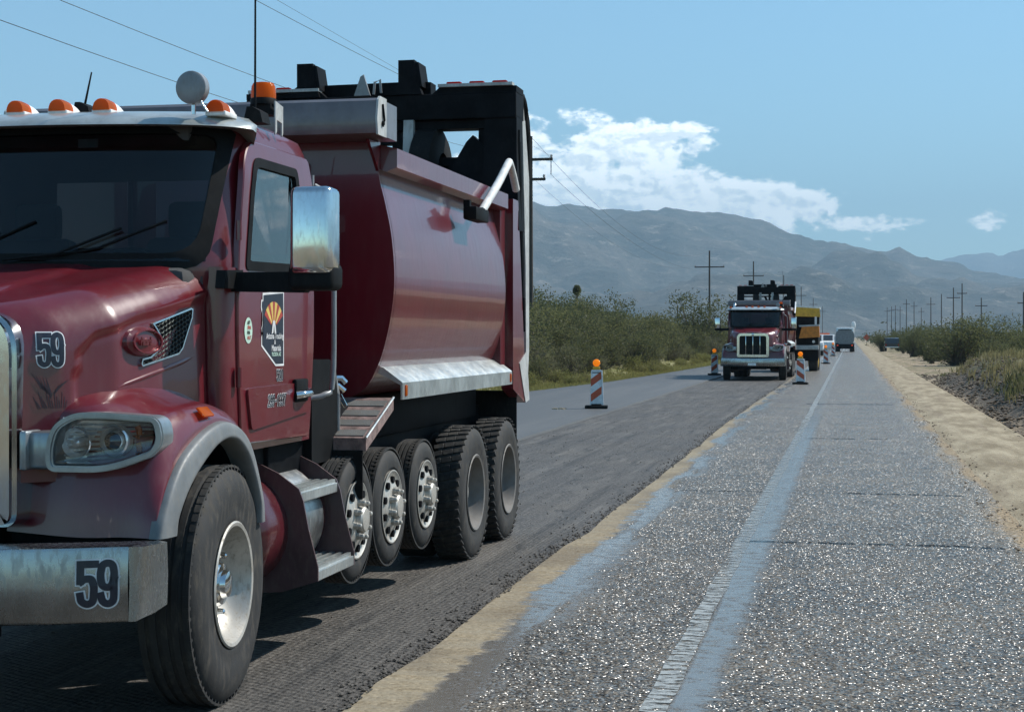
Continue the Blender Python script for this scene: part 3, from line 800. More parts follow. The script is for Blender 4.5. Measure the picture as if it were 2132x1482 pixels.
proto('creosote', (1, 2, 3, 4, 5), h=2.4, rx=1.6, n=3400, leaf=.085, lobes=9, stem_h=.4, mat=LEAF)
GREYL = mat_leaf('grey_brush_leaf', (.12, .115, .075), (.19, .175, .125))
OLIVE = mat_leaf('olive_leaf', (.095, .100, .048), (.18, .168, .082))
proto('greybrush', (41, 42), h=2.1, rx=1.5, n=2200, leaf=.075, lobes=9, stem_h=.4, mat=GREYL)
proto('paloverde', (51, 52, 53), h=3.0, rx=2.0, n=3800, leaf=.09, lobes=10, stem_h=.5, mat=OLIVE)
proto('mesquite', (11, 12, 13, 14), h=3.6, rx=2.4, n=5200, leaf=.11, lobes=11, stem_h=.8, mat=LEAFD)
proto('weed', (21, 22, 23), h=.9, rx=.8, n=1500, leaf=.06, lobes=6, stem_h=.1, open_=.1, mat=LEAFY)
proto('drybush', (31, 32), h=1.1, rx=1.0, n=1500, leaf=.06, lobes=6, stem_h=.1, mat=DRY)
def plant(kind, name, x, y, z, scale, label, cat, group=None, sz=1.0):
    c, st, h = random.choice(PROTO[kind])
    e = empty(name, (x, y, z), random.random() * 6.28)
    e.scale = (scale * random.uniform(.85, 1.15), scale * random.uniform(.85, 1.15), scale * sz)
    tag(e, label, cat, group)
    for nm, me in (('crown', c), ('stem', st)):
        o = bpy.data.objects.new(nm, me); COL.objects.link(o); o.parent = e
    return e
random.seed(11)
# left thicket: creosote in front, mesquite trees behind
cells = []
def far_ok(x, y, d):
    for a, c, r in cells:
        if (a - x) ** 2 + (c - y) ** 2 < (d + r) ** 2 * .30: return False
    cells.append((x, y, d)); return True
cnt = {'a': 0, 'b': 0, 'c': 0}
def vis(x, y):
    d = .2089 * -x + .978 * y; px = 1066 + 3300 * (.978 * x + .2089 * y) / d
    return px
for _ in range(9000):
    y = 34 * (6.7) ** random.random(); lo = interp(y, [44, 60, 75, 100, 160, 400], [-10.9, -9.6, -9.2, -8.8, -8.4, -8.2])
    x = lo - 1.2 - abs(random.gauss(0, 1)) * (2.6 + y * .07)
    px = vis(x, y)
    if not (700 < px < 1720): continue
    if px < 1040 and random.random() < .45: continue
    deep = (lo - x)
    if deep < 3.0 + random.random() * 2:
        if cnt['a'] > 105 or not far_ok(x, y, 1.2): continue
        cnt['a'] += 1
        if random.random() < .3: plant('greybrush', 'grey_shrub', x, y, verge_z(x, y) - .05, random.uniform(.4, .9), 'greyish dry-looking shrub among the green bushes of the left verge', 'shrub', 'grey shrubs beside the old asphalt')
        else: plant('creosote', 'creosote_bush', x, y, verge_z(x, y) - .05, random.uniform(.42, 1.0), 'olive green creosote bush along the left road verge', 'bush', 'creosote bushes beside the old asphalt')
    elif deep < 11:
        if cnt['b'] > 150 or not far_ok(x, y, 1.6): continue
        cnt['b'] += 1
        q = random.random()
        if q < .30: plant('paloverde', 'palo_verde_tree', x, y, verge_z(x, y) - .05, random.uniform(.7, 1.2), 'yellowish olive palo verde tree rising from the left thicket', 'tree', 'palo verde trees in the left thicket')
        elif q < .45: plant('greybrush', 'grey_shrub', x, y, verge_z(x, y) - .05, random.uniform(.8, 1.4), 'tall greyish shrub inside the left thicket', 'shrub', 'tall grey shrubs in the left thicket')
        else: plant('creosote', 'creosote_bush', x, y, verge_z(x, y) - .05, random.uniform(.65, 1.35), 'taller green bush in the thicket left of the road', 'bush', 'bushes in the left thicket')
    else:
        if cnt['c'] > 110 or not far_ok(x, y, 2.4): continue
        cnt['c'] += 1
        plant('mesquite', 'mesquite_tree', x, y, 0, random.uniform(.75, 1.12) * interp(px, [1240, 1300], [1.25, .85]), 'dark mesquite tree at the back of the left thicket', 'tree', 'mesquite trees behind the left thicket')
for px_, top_, d_, lb in ((1128, 612, 112, 'tall mesquite right beside the red truck tail'), (1180, 622, 120, 'broad mesquite between the truck tail and the palm'), (1262, 628, 118, 'round topped mesquite right of the palm'), (1452, 618, 128, 'lone taller mesquite left of the tallest left pole'), (1345, 650, 125, 'low mesquite halfway between the palm and the tallest left pole')):
    a_ = (px_ - 1066) / 3300; h_ = (700 - top_) * d_ / 3300 + 1.9
    plant('mesquite', 'mesquite_tree', d_ * (-.2089 + .978 * a_), d_ * (.978 + .2089 * a_), 0, h_ / 3.5, lb, 'tree')
# bright weeds on the verge
k = 0
for _ in range(900):
    y = 45 * 2.6 ** random.random(); lo = interp(y, [44, 60, 75, 100, 160], [-10.6, -9.4, -9.0, -8.5, -8.2]); x = lo - random.uniform(.25, 1.6)
    if not (1090 < vis(x, y) < 1520) or fbm(y * .16, 1.7) < -.10: continue
    k += 1
    if k > 46: break
    plant('weed', 'weed_clump', x, y, verge_z(x, y) - .06, random.uniform(.35, .75) * (1.5 if fbm(y * .16, 1.7) > .35 else 1), 'yellow green weed clump on the left road edge', 'weed', 'weed clumps along the left asphalt edge')
# right side
for lab, x, y, s, kd, nm in (('big dark mesquite bush right of the dirt pull-in', 6.3, 99, .92, 'mesquite', 'mesquite_tree'), ('spreading mesquite bush behind the big dark one on the right', 8.6, 106, .85, 'mesquite', 'mesquite_tree'), ('leafy bush right beside the parked dark car', 6.1, 120, .72, 'mesquite', 'mesquite_tree'),
                         ('round olive bush left of the parked dark car', 3.6, 190, 1.0, 'creosote', 'creosote_bush'), ('low olive bush in front of the big mesquite', 7.4, 88, .72, 'creosote', 'creosote_bush'), ('pale olive bush at the right frame edge behind the bank', 9.0, 80, .62, 'creosote', 'creosote_bush')):
    plant(kd, nm, x, y, bank_z(x, y) - .05, s, lab, 'bush' if kd == 'creosote' else 'tree')
n_ = 0
for _ in range(3000):
    y = 76 * 4.5 ** random.random(); x = 5.2 + abs(random.gauss(0, 1)) * (2.5 + y * .05)
    px = vis(x, y)
    if not (1770 < px < 2190) or not far_ok(x, y, 1.3): continue
    if y < 100 and x < 8: continue
    n_ += 1
    if n_ > 120: break
    md = random.random() < .25
    plant('mesquite' if md else 'creosote', 'mesquite_tree' if md else 'creosote_bush', x, y, bank_z(x, y) - .05 if x < 55 else -.1, random.uniform(.55, .8) if md else random.uniform(.5, .85),
          'mesquite tree in the scrub right of the road' if md else 'olive bush in the scrub right of the road', 'tree' if md else 'bush', 'mesquites in the right scrub' if md else 'bushes in the right scrub')
# dry tufts on the bank
def tufts(name, n, fn, mat, h0, h1, w):
    vs, fs = [], []
    for _ in range(n):
        x, y, z = fn()
        for _k in range(7):
            a = random.random() * 6.28; h = random.uniform(h0, h1); l_ = random.uniform(.1, .5) * h; dx, dy = math.cos(a), math.sin(a)
            px_, py_ = x + random.gauss(0, .05), y + random.gauss(0, .05); i = len(vs)
            vs += [(px_ - dy * w, py_ + dx * w, z - .02), (px_ + dy * w, py_ - dx * w, z - .02), (px_ + dx * l_ * .4 + dy * w * .7, py_ + dy * l_ * .4 - dx * w * .7, z + h * .6), (px_ + dx * l_, py_ + dy * l_, z + h)]
            fs += [(i, i + 1, i + 2), (i, i + 2, i + 3)]
    me = bpy.data.meshes.new(name); me.from_pydata(vs, [], fs)
    return tag(link_me(name, me, mat, None, 0), kind='stuff')
def on_bank():
    while True:
        y = yrand(20, 95); x = random.uniform(3.5, 4.2 + y * .09)
        if bank_z(x, y) > .45 - random.random() * .25 and fbm(x * .5, y * .2, 4) > -.25: return x, y, bank_z(x, y)
tufts('bank_grass', 2000, on_bank, DRY, .10, .32, .010)
def on_bank2():
    while True:
        y = yrand(30, 80); x = random.uniform(3.6, 4.2 + y * .08)
        if fbm(x * .4, y * .12, 9) > .12: return x, y, bank_z(x, y)
tufts('bank_weeds', 600, on_bank2, LEAF, .12, .30, .014)
def on_verge():
    y = yrand(38, 160); lo = interp(y, [0, 45, 60, 75, 100, 160], [-10.4, -10.1, -8.95, -8.45, -7.95, -7.55]); x = lo - abs(random.gauss(0, 1.1)); return x, y, verge_z(x, y)
tufts('verge_grass', 5000, on_verge, LEAFY, .05, .17, .014)
for k in range(9):
    y = random.uniform(40, 78); x = random.uniform(5.0, 8.2)
    plant('drybush', 'dry_shrub', x, y, bank_z(x, y) - .05, random.uniform(.35, .62), 'dry straw coloured shrub on top of the right bank', 'shrub', 'dry shrubs on the right bank')
# far scrub: reads as one mass up to the mountain foot
def far_scrub():
    vs, fs = [], []
    rnd = random.Random(5)
    for _ in range(5200):
        y = 200 * 9 ** rnd.random(); side = rnd.random()
        a = rnd.uniform(-.36, .17); x = y * math.tan(a)
        if -9.5 - y * .002 < x < 5.5: continue
        hgt = rnd.uniform(1.0, 3.4); wd = hgt * rnd.uniform(.6, 1.1); nn = 26 if y < 500 else 12
        for _k in range(nn):
            v = Vector((rnd.gauss(0, .45), rnd.gauss(0, .45), abs(rnd.gauss(0, .38)))); p = Vector((x + v.x * wd, y + v.y * wd, -.1 + hgt * min(1.1, v.z + .12)))
            s = rnd.uniform(.20, .42) * (1 if y < 500 else 1.6); d = Vector((rnd.gauss(0, 1), rnd.gauss(0, 1), rnd.gauss(0, 1))).normalized(); q = d.orthogonal().normalized()
            i = len(vs); vs += [tuple(p - d * s), tuple(p + q * s * .5), tuple(p + d * s), tuple(p - q * s * .5)]; fs.append((i, i + 1, i + 2, i + 3))
    me = bpy.data.meshes.new('far_scrub'); me.from_pydata(vs, [], fs); return tag(link_me('far_scrub', me, LEAF, None, 0), kind='stuff')
far_scrub()
# palm beyond the left thicket
e = empty('palm_tree', (-25.2, 147, -.1)); tag(e, 'slim palm with a small round crown above the left thicket', 'palm tree')
b = MB(); b.tube([(0, 0, 0), (.06, 0, 2.2), (.0, 0, 4.3), (.03, 0, 5.0)], .13, 8); e.scale = (1, 1, 1.2); b.link('trunk', BARK, e)
vs, fs = [], []
for k in range(420):
    a = random.random() * 6.28; w = random.uniform(-.9, 1); rr = math.sqrt(1 - w * w) * .72; p = Vector((.03, 0, 5.05)); d = Vector((rr * math.cos(a), rr * math.sin(a), w * .78 + .1)) * .55; q = d.cross(Vector((random.gauss(0, 1), random.gauss(0, 1), random.gauss(0, 1)))).normalized()
    i = len(vs); vs += [tuple(p + d * .15), tuple(p + d * .75 + q * .06), tuple(p + d * 1.12), tuple(p + d * .75 - q * .06)]; fs.append((i, i + 1, i + 2, i + 3))
me = bpy.data.meshes.new('crown'); me.from_pydata(vs, [], fs); link_me('crown', me, LEAFD, e, 0)

# ------------------------------------------------------------------ power poles and lines
def pole(x, y, h, arms, label, grp, r=.17, name='utility_pole'):
    e = empty(name, (x, y, -.15)); tag(e, label, 'utility pole', grp)
    b = MB(); b.cyl((0, 0, -.3), (0, 0, h), r, r * .62, 10); b.link('pole_shaft', WOOD, e, 40)
    for z, w in arms:
        b = MB(); b.b2(-w, w, -.07, .07, z - .09, z + .07); b.link('crossarm', WOOD, e, 0)
        for s in (-1, 0, 1):
            if s == 0 and w < 1: continue
            b = MB(); b.lathe([(0, .03), (.05, .09), (.10, .05), (.15, .09), (.20, .03), (.24, 0)], (s * (w - .08), 0, z + .07 if s else z + .07), 'Z', 8)
            b.link('insulator', GREY, e, 40)
    return e
G1 = 'utility poles in the line left of the road'
LP = [(-19.0, 94.4, 14.0, [(12.6, 1.35), (11.4, .9)]), (-19.6, 226, 14.0, [(11.7, 2.1)]), (-17.8, 300, 15.9, [(13.2, 1.9)]), (-16.2, 398, 17.0, [(14, 1.7)]), (-15.0, 500, 17.2, [(14.5, 1.6)]), (-14.5, 640, 17, [(14.5, 1.6)]), (-14, 820, 17, [(14.5, 1.6)])]
labs = ['tall wooden pole mostly hidden behind the near red truck', 'tallest visible pole left of the oncoming red truck', 'wooden pole with one crossarm rising behind the oncoming truck', 'distant pole standing over the yellow machine canopy']
for i, (x, y, h, arms) in enumerate(LP): pole(x, y, h, arms, labs[i] if i < 4 else 'far pole dwindling at the end of the left line', G1 if i < 4 else 'far poles of the left line')
pole(-24.8, 232, 6.4, [], 'short bare pole standing in the left thicket', None, .13)
G2 = 'utility poles in the line right of the road'
def rp(px, top, h):
    d = (h - 1.87) * 3300 / (700 - top); a = (px - 1066) / 3300
    return d * (-.2089 + .978 * a), d * (.978 + .2089 * a)
rl = [(2131, 608, 9.5, [(7.6, 1.0)], 'near pole cut off at the right frame edge'), (2043, 620, 10.5, [(8.7, 1.3)], 'lone pole right of the paired poles'), (2003, 590, 13, [(10.9, 1.0)], 'tallest pole on the right standing above the big mesquite'), (1985, 599, 13, [(10.7, 1.5)], 'pole just left of the tallest right-hand pole'),
      (1960, 612, 13, [], 'bare pole left of the paired right-hand poles'), (1938, 619, 13, [(11, 1.2)], 'thin pole with faint crossarm above the mesquite edge')]
for px, tp, h, arms, lb in rl:
    x, y = rp(px, tp, h); pole(x, y, h, arms, lb, G2)
for px, tp, h in ((1918, 640, 13), (1903, 628, 14), (1887, 623, 14), (1874, 638, 14), (1864, 636, 14), (1856, 638, 14), (1847, 640, 14)):
    x, y = rp(px, tp, h); pole(x, y, h, [(h - 1.6, 1.1)], 'faint far pole above the right-hand scrub', 'faint far poles on the right')
def wire(p0, p1, sag, label, r=.0105, n=28):
    pts = []
    for k in range(n + 1):
        f = k / n; p = Vector(p0).lerp(Vector(p1), f); p.z -= 4 * sag * f * (1 - f); pts.append(p)
    b = MB(); b.tube(pts, r, 5); o = b.link('power_line', WIREM, None, 60); tag(o, label, 'power line', 'overhead wires left of the road'); return o
wire((-19.0, -36, 13.9), (-19.0, 94.4, 13.85), 1.3, 'uppermost overhead wire crossing the sky to the hidden pole')
wire((-20.3, -36, 12.6), (-20.3, 94.4, 12.6), 2.1, 'middle overhead wire passing behind the cab antenna')
wire((-20.0, -36, 11.4), (-20.0, 94.4, 11.4), 2.1, 'lowest overhead wire meeting the cab roof lamps')
wire((-17.7, -36, 12.6), (-17.7, 94.4, 12.6), .3, 'faint highest wire near the middle of the sky', .006)
wire((-19.0, 94.4, 13.85), (-19.6, 226, 13.9), 3.2, 'overhead wire sagging from the hidden pole to the mountain pole')
wire((-17.75, 94.4, 11.5), (-17.6, 226, 11.8), 2.6, 'lower overhead wire sagging in front of the mountain')
wire((-20.2, 94.4, 12.6), (-21.5, 226, 11.8), 2.6, 'overhead wire on the far end of the crossarm', .008)
b = MB(); b.tube([(-17.75, 94.4, 12.5), (-17.75, 94.4, 11.5)], .03, 6); o = b.link('line_insulator', GREY, None); tag(o, 'thin hanging insulator under the crossarm of the hidden pole', 'insulator')
# ------------------------------------------------------------------ the dump truck (local frame: x to the driver's left, y backwards from the grille, z up)
def wheel(parent, y, x, rad, width, kind, side):
    """kind: steer, lift, drive"""
    z = {'steer': rad, 'drive': rad, 'lift': rad + 0.25}[kind]
    w = empty('wheel', (x * side, y, z)); w.parent = parent
    rim = 0.292 if kind != 'lift' else 0.235
    b = MB(); hw = width
    prof = [(-hw, rim), (-hw + .01, rim + .05), (-hw - .004 + .01, rad * .80), (-hw + .025, rad * .95), (-hw + .055, rad), (-.055, rad), (-.022, rad * .955),
            (-.004, rad * .86), (0.002, rad * .78), (-.004, rad * .68), (-.010, rim + .045), (-.008, rim + .025), (-.02, rim)]
    b.lathe(prof, (0, 0, 0), 'X', 56, side)
    n = 0
    if kind == 'drive':
        for k in range(46):
            a = 2 * math.pi * k / 46
            for q, da in ((0.055, 0), (hw - .055, .068), (hw * .5, .034)):
                rot = Matrix.Rotation(a + da, 3, 'X')
                c = rot @ Vector((0, 0, rad + .001)); c.x = -q * side
                b.box(c, (hw * .30, .046, .018), rot @ Matrix.Rotation(.25 * side, 3, 'Z'), .004, 1)
    else:
        for k in range(5):
            q = hw * (0.16 + .17 * k)
            b.lathe([(-q - hw * .055, rad - .002), (-q - hw * .05, rad + .009), (-q + hw * .05, rad + .009), (-q + hw * .055, rad - .002)], (0, 0, 0), 'X', 56, side)
        for k in range(70):
            a = 2 * math.pi * k / 70
            rot = Matrix.Rotation(a, 3, 'X'); c = rot @ Vector((0, 0, rad - .004)); c.x = -.048 * side
            b.box(c, (.03, .014, .03), rot, 0)
    b.link('tyre', RUBBER, w, 40)
    b = MB()
    if kind == 'steer':
        prof = [(-.30, rim), (-.02, rim), (-.004, rim + .012), (.002, rim + .004), (-.002, rim - .012), (-.03, rim - .022), (-.06, rim - .03), (-.10, rim - .05), (-.135, rim - .075), (-.15, .20), (-.150, .115), (-.12, .112), (-.10, .105)]
        nuts = [(-.150, .168, 10)]
        hub = [(-.15, .11), (-.075, .108), (-.06, .098), (-.055, .07), (-.03, .062), (-.022, .04), (-.02, 0)]
    elif kind == 'lift':
        prof = [(-.2, rim), (-.01, rim), (.002, rim + .008), (.004, rim), (-.006, rim - .014), (-.012, rim - .04), (-.004, rim - .065), (.012, .135), (.014, .125), (.014, .09)]
        nuts = [(.012, .110, 8)]
        hub = [(.0, .085), (.045, .08), (.056, .07), (.06, .05), (.062, 0)]
    else:
        prof = [(-.20, rim), (-.02, rim), (-.004, rim + .012), (.002, rim + .004), (-.004, rim - .012), (-.06, rim - .03), (-.12, rim - .045), (-.17, rim - .07), (-.18, .20), (-.18, .11)]
        nuts = [(-.18, .168, 10)]
        hub = [(-.18, .12), (-.10, .115), (-.09, .10), (-.085, 0)]
    b.lathe(prof, (0, 0, 0), 'X', 48, side)
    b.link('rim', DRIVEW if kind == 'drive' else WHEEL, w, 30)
    b = MB()
    b.lathe(hub, (0, 0, 0), 'X', 24, side)
    nl = {'steer': .075, 'lift': .05, 'drive': .05}[kind]
    for a0, rr, cnt in nuts:
        for k in range(cnt):
            a = 2 * math.pi * (k + .3) / cnt
            p = Vector((a0 * side, rr * math.cos(a), rr * math.sin(a)))
            q = p + Vector((nl * side, 0, 0))
            b.cyl(p, p.lerp(q, .45), .022, .021, 8); b.cyl(p.lerp(q, .45), p.lerp(q, .9), .017, .014, 8); b.cyl(p.lerp(q, .9), q, .014, .006, 8)
    b.link('hub', WHEEL if kind != 'steer' else CHROME, w, 30)
    if kind == 'lift':
        b = MB()
        for k in range(10):
            a = 2 * math.pi * (k + .5) / 10
            p = Vector((0, .178 * math.cos(a), .178 * math.sin(a)))
            b.lathe([(0, 0), (.0025, .0)], p, 'X', 3, side) if False else b.cyl(p + Vector((-.01 * side, 0, 0)), p + Vector((.010 * side, 0, 0)), .024, .024, 12)
        tag(b.link('hand_hole', FRAME, w, 30), kind='stuff')
    elif kind == 'steer':
        b = MB()
        for k in range(10):
            a = 2 * math.pi * (k + .8) / 10
            p = Vector((-.149 * side, .222 * math.cos(a), .222 * math.sin(a)))
            b.cyl(p, p + Vector((.012 * side, -.0 * math.cos(a), 0)), .024, .024, 12)
        tag(b.link('hand_hole', FRAME, w, 30), kind='stuff')
    return w

HW_Y = [.04, .10, .2, .45, .8, 1.24]; HW_W = [.63, .68, .79, .95, 1.01, 1.05]
def hood_w(y): return interp(y, HW_Y, HW_W)
def hood_pt(y, v):
    w = hood_w(y); t_ = interp(y, [.04, .12, .5, 1.24], [1.865, 1.90, 1.995, 2.135]); r = interp(y, [.04, .5, 1.24], [.24, .26, .22])
    zb = 1.12; xs = w - .02; xt = xs - .02
    L1 = t_ - r - zb; L2 = r * math.pi / 2; L3 = xt - r
    s = v * (L1 + L2 + L3)
    if s < L1: x = xs + (xt - xs) * s / L1; z = zb + s
    elif s < L1 + L2:
        a = (s - L1) / r; x = xt - r + r * math.cos(a); z = t_ - r + r * math.sin(a)
    else:
        q = (s - L1 - L2) / L3; x = (xt - r) * (1 - q); z = t_ + .018 * sm(q * 1.2) + .016 * sm((q - .35) / .10)
    zc = interp(y, [.22, .25, .28, .354, .647, 1.227], [1.2, 1.45, 1.70, 1.785, 1.87, 1.97])
    if y > .23: x -= .024 * sm((zc - z) / .03) * sm((y - .23) / .05)
    return Vector((x, y, z))
def hood_x(y, z):
    lo, hi = 0.0, .75
    for _ in range(22):
        mid = (lo + hi) / 2
        if hood_pt(y, mid).z < z: lo = mid
        else: hi = mid
    return hood_pt(y, lo).x

CABZ = [1.16, 2.05, 2.14, 2.45, 2.80, 2.88, 2.93, 2.96]
CABF = [1.16, 1.00, 1.00, 1.12, 1.25, 1.31, 1.42, 1.62]
CABH = [1.075, 1.09, 1.09, 1.085, 1.06, 1.03, .94, .72]
CABR = [2.72, 2.72, 2.72, 2.72, 2.70, 2.66, 2.56, 2.35]
def cab_ctrl(z):
    f = interp(z, CABZ, CABF); h = interp(z, CABZ, CABH); r = interp(z, CABZ, CABR)
    return [(-.35, f + .02), (0, f), (.35, f + .02), (.66, f + .075), (.90, f + .17), (h - .035, f + .31), (h, f + .48), (h, f + .75), (h, (f + r) / 2 + .2), (h, r - .25), (h - .03, r - .08), (h - .14, r), (h * .5, r + .01), (0, r + .012), (-.3, r + .012)]
def cab_row(z, m=6):
    c = cab_ctrl(z); pts = []
    for i in range(1, len(c) - 2):
        for k in range(m):
            p = cr(Vector(c[i - 1]), Vector(c[i]), Vector(c[i + 1]), Vector(c[i + 2]), k / m)
            pts.append(Vector((p.x, p.y, z)))
    e = c[-2]; pts.append(Vector((e[0], e[1], z)))
    return pts
def cab_front(x, z, off=0.0):
    """point on the cab front for a given x>=0, pushed outwards"""
    row = cab_row(z, 8)
    for i in range(len(row) - 1):
        a, b = row[i], row[i + 1]
        if a.x <= x <= b.x + 1e-9 and b.x > a.x:
            f = (x - a.x) / (b.x - a.x); p = a.lerp(b, f); n = Vector(((b - a).y, -(b - a).x, 0)).normalized()
            return p + n * off
    p = row[0]; return p + Vector((0, -off, 0))

def both(fn):
    for s in (1, -1): fn(s)

def build_truck(root):
    # --- chassis
    b = MB()
    for s in (1, -1): b.b2(s * .35, s * .44, .35, 7.6, .72, 1.0, .006)
    for y in (.5, 1.9, 2.9, 3.8, 5.0, 6.2, 7.4): b.b2(-.36, .36, y, y + .12, .76, .96)
    for y in (6.0, 7.23): b.cyl((-1.0, y, .52), (1.0, y, .52), .075, seg=10); b.lathe([(-.2, .1), (-.1, .2), (.1, .2), (.2, .1)], (0, y, .52), 'X', 20)
    for y in (3.1, 3.85, 4.7): b.cyl((-.95, y, .62), (.95, y, .62), .06, seg=10)
    b.cyl((-1.0, .95, .50), (1.0, .95, .50), .06, seg=10)
    b.b2(-.42, .42, .5, 1.9, .75, 1.35)
    b.link('chassis_frame', FRAME, root)
    b = MB()
    b.b2(-.98, .98, 3.86, 7.2, 1.06, 1.36, .02); b.b2(-1.0, 1.0, 2.1, 3.65, .95, 1.32, .02)  # wide black filler added under the tub to keep it dark
    b.b2(-.55, .55, 3.7, 7.4, .98, 1.30)
    for s in (1, -1): b.b2(s * .90, s * .93, 2.9, 7.5, .36, 1.15)  # added dark side panels, standing in for shade between the wheels
    b.link('subframe_and_shade_panels', FRAME, root)
    # --- wheels
    for s in (1, -1):
        wheel(root, .95, 1.265, .565, .31, 'steer', s).rotation_euler = (0, 0, R(4.5))
        for y in (3.10, 3.86, 4.72): wheel(root, y, 1.20, .383, .19, 'lift', s)
        for y in (6.0, 7.23):
            wheel(root, y, 1.265, .522, .27, 'drive', s)
            bb = MB(); bb.lathe([(-.27, .3), (-.265, .45), (-.24, .515), (-.03, .515), (0, .45), (.0, .3)], (.94 * s, y, .522), 'X', 32, s); bb.link('inner_tyre', RUBBER, root)
    # --- bumper
    def by(x): return -.44 + .30 * min(1, abs(x) / 1.22) ** 2.2
    xs = [i * 1.235 / 24 for i in range(-24, 25)]
    b = MB()
    rows = []
    for x in xs:
        y = by(x); rows.append([Vector((x, y + .30, .875)), Vector((x, y + .02, .89)), Vector((x, y + .004, .885)), Vector((x, y, .872)), Vector((x, y - .008, .73)), Vector((x, y, .585)), Vector((x, y + .02, .57)), Vector((x, y + .2, .575))])
    b.grid(rows)
    bump = b.link('bumper', STEELBUMP, root, 50)
    for s in (1, -1):
        y = by(1.235)
        pr = [(1.235, y, .0), (1.262, y + .012, .0), (1.278, y + .05, .01), (1.285, y + .14, .015), (1.285, y + .27, .03), (1.27, y + .275, .03)]
        b = MB(); b.grid([[Vector((s * p[0], p[1], .575 + p[2])), Vector((s * (p[0] + .004), p[1], .73)), Vector((s * p[0], p[1], .885 - p[2] * .4)), Vector((s * (p[0] - .05), p[1] + .02, .89 - p[2] * .4))] for p in pr])
        b.link('bumper_end', STEELBUMP, bump, 50)
    b = MB(); b.b2(-.55, .55, -.12, .05, .45, .62, .01); b.b2(-1.0, 1.0, -.1, .3, .60, .84)
    b.link('tow_bar', FRAME, bump)
    b = MB(); b.b2(-.16, .16, by(0) - .012, by(0) - .002, .60, .70, .003); b.link('number_plate', WHITE, bump)
    bv = bvh_of(bump)
    for nm, off, d, mt in (('number_outline', .0085, .006, DECALW), ('number', .0, .009, DIGIT)):
        link(nm, lay(digits_bm('59', .190, .74, .030 + off * 1.5), (1.155, -.4, .738), (1, .15, 0), (0, 0, 1), bv, d), mt, bump, 0, False)
    # --- grille
    gy = .03
    outer = rpoly([(-.63, .93), (.63, .93), (.63, 1.875), (-.63, 1.875)], [.07, .07, .20, .20], 8)
    inner = inset(outer, .10)
    b = MB()
    b.frame(outer, inset(outer, .03), lambda u, v: (u, gy + .16, v), lambda u, v: (u, gy - .0, v))
    b.frame(inset(outer, .012), inner, lambda u, v: (u, gy + .05, v), lambda u, v: (u, gy - .045, v))
    g = b.link('grille_surround', CHROME, root, 50)
    b = MB(); b.prism([(u, v) for u, v in inner], 'Y', gy + .04, gy + .10); b.link('grille_core', FRAME, g)
    for x in (-.28, 0, .28):
        b = MB(); b.b2(x - .012, x + .012, gy - .03, gy + .02, 1.03, 1.78, .005); b.link('grille_bar', CHROME, g)
    b = MB()
    for k in range(38): b.b2(-.55, .55, gy + .005, gy + .03, 1.05 + k * .0195, 1.053 + k * .0195)
    tag(b.link('grille_slats', simple('grille_slat', (.06, .065, .07), .4, .6), g, 0), kind='stuff')
    b = MB(); b.lathe([(0, .0), (.012, .055), (.03, .05), (.035, 0)], (0, gy - .075, 1.83), 'Y', 20); b.link('hood_emblem', CHROME, g)
    # --- hood
    NV, NY = 70, 56
    ys = [.06 + 1.175 * (i / NY) for i in range(NY + 1)]
    b = MB(); rows = []
    for y in ys:
        half = [hood_pt(y, j / NV) for j in range(NV + 1)]
        rows.append(half + [Vector((-p.x, p.y, p.z)) for p in half[-2::-1]])
    b.grid(rows)
    b.grid([rows[-1], [p + Vector((-.03 if p.x > 0 else .03, .01, -.04)) for p in rows[-1]], [Vector((p.x * .8, p.y + .02, p.z - .2)) for p in rows[-1]]])
    hood = b.link('hood', MAROON, root, 60)
    bv = bvh_of(hood)
    for s in (1, -1):
        poly = [(.724, 1.82), (.76, 1.83), (1.08, 1.90), (1.10, 1.895), (1.09, 1.85), (.99, 1.70), (.95, 1.672), (.635, 1.618), (.625, 1.63), (.635, 1.655), (.70, 1.665), (.765, 1.70), (.79, 1.745), (.755, 1.79)]
        hx = lambda y, z, o=0: (s * (hood_x(y, z) + o), y, z)
        b = MB()
        n = len(poly)
        f = b.bm.faces.new([b.bm.verts.new(hx(y, z, .004)) for y, z in poly])
        bmesh.ops.triangulate(b.bm, faces=[f])
        vent = b.link('air_intake', FRAME, hood, 0)
        b = MB(); inn = inset(poly, .008)
        b.frame(poly, inn, lambda y, z: hx(y, z, -.004), lambda y, z: hx(y, z, .013)); b.link('intake_trim', CHROME, hood, 30)
        b = MB()
        def inside(y, z):
            c = False
            for i in range(n):
                (a, b_), (d, e) = poly[i], poly[i - 1]
                if (b_ > z) != (e > z) and y < (d - a) * (z - b_) / (e - b_) + a: c = not c
            return c
        ce = .021
        for i in range(-2, 40):
            for j in range(-2, 26):
                cy = .58 + ce * 1.5 * i; cz = 1.60 + ce * .866 * (2 * j + (i % 2)) * .6
                for k in range(3):
                    a0 = math.pi / 3 * k; a1 = a0 + math.pi / 3
                    p = (cy + ce * math.cos(a0), cz + ce * .6 * math.sin(a0)); q = (cy + ce * math.cos(a1), cz + ce * .6 * math.sin(a1))
                    if inside(*p) and inside(*q): b.cyl(hx(*p, .006), hx(*q, .006), .0026, seg=4, caps=False)
        tag(b.link('intake_mesh', simple('intake_mesh', (.07, .085, .08), .35, .7), hood, 0), kind='stuff')
        # oval badge
        b = MB(); by0, bz0 = .645, 1.735
        ov = lambda r: [(by0 + r * .112 * math.cos(2 * math.pi * k / 36), bz0 + r * .056 * math.sin(2 * math.pi * k / 36)) for k in range(36)]
        rr = [(1.28, -.005), (1.22, .018), (1.05, .026), (1.0, .036), (.93, .036), (.90, .026), (0.5, .028), (.01, .030)]
        V = [[b.bm.verts.new(hx(y, z, o)) for y, z in ov(r)] for r, o in rr]
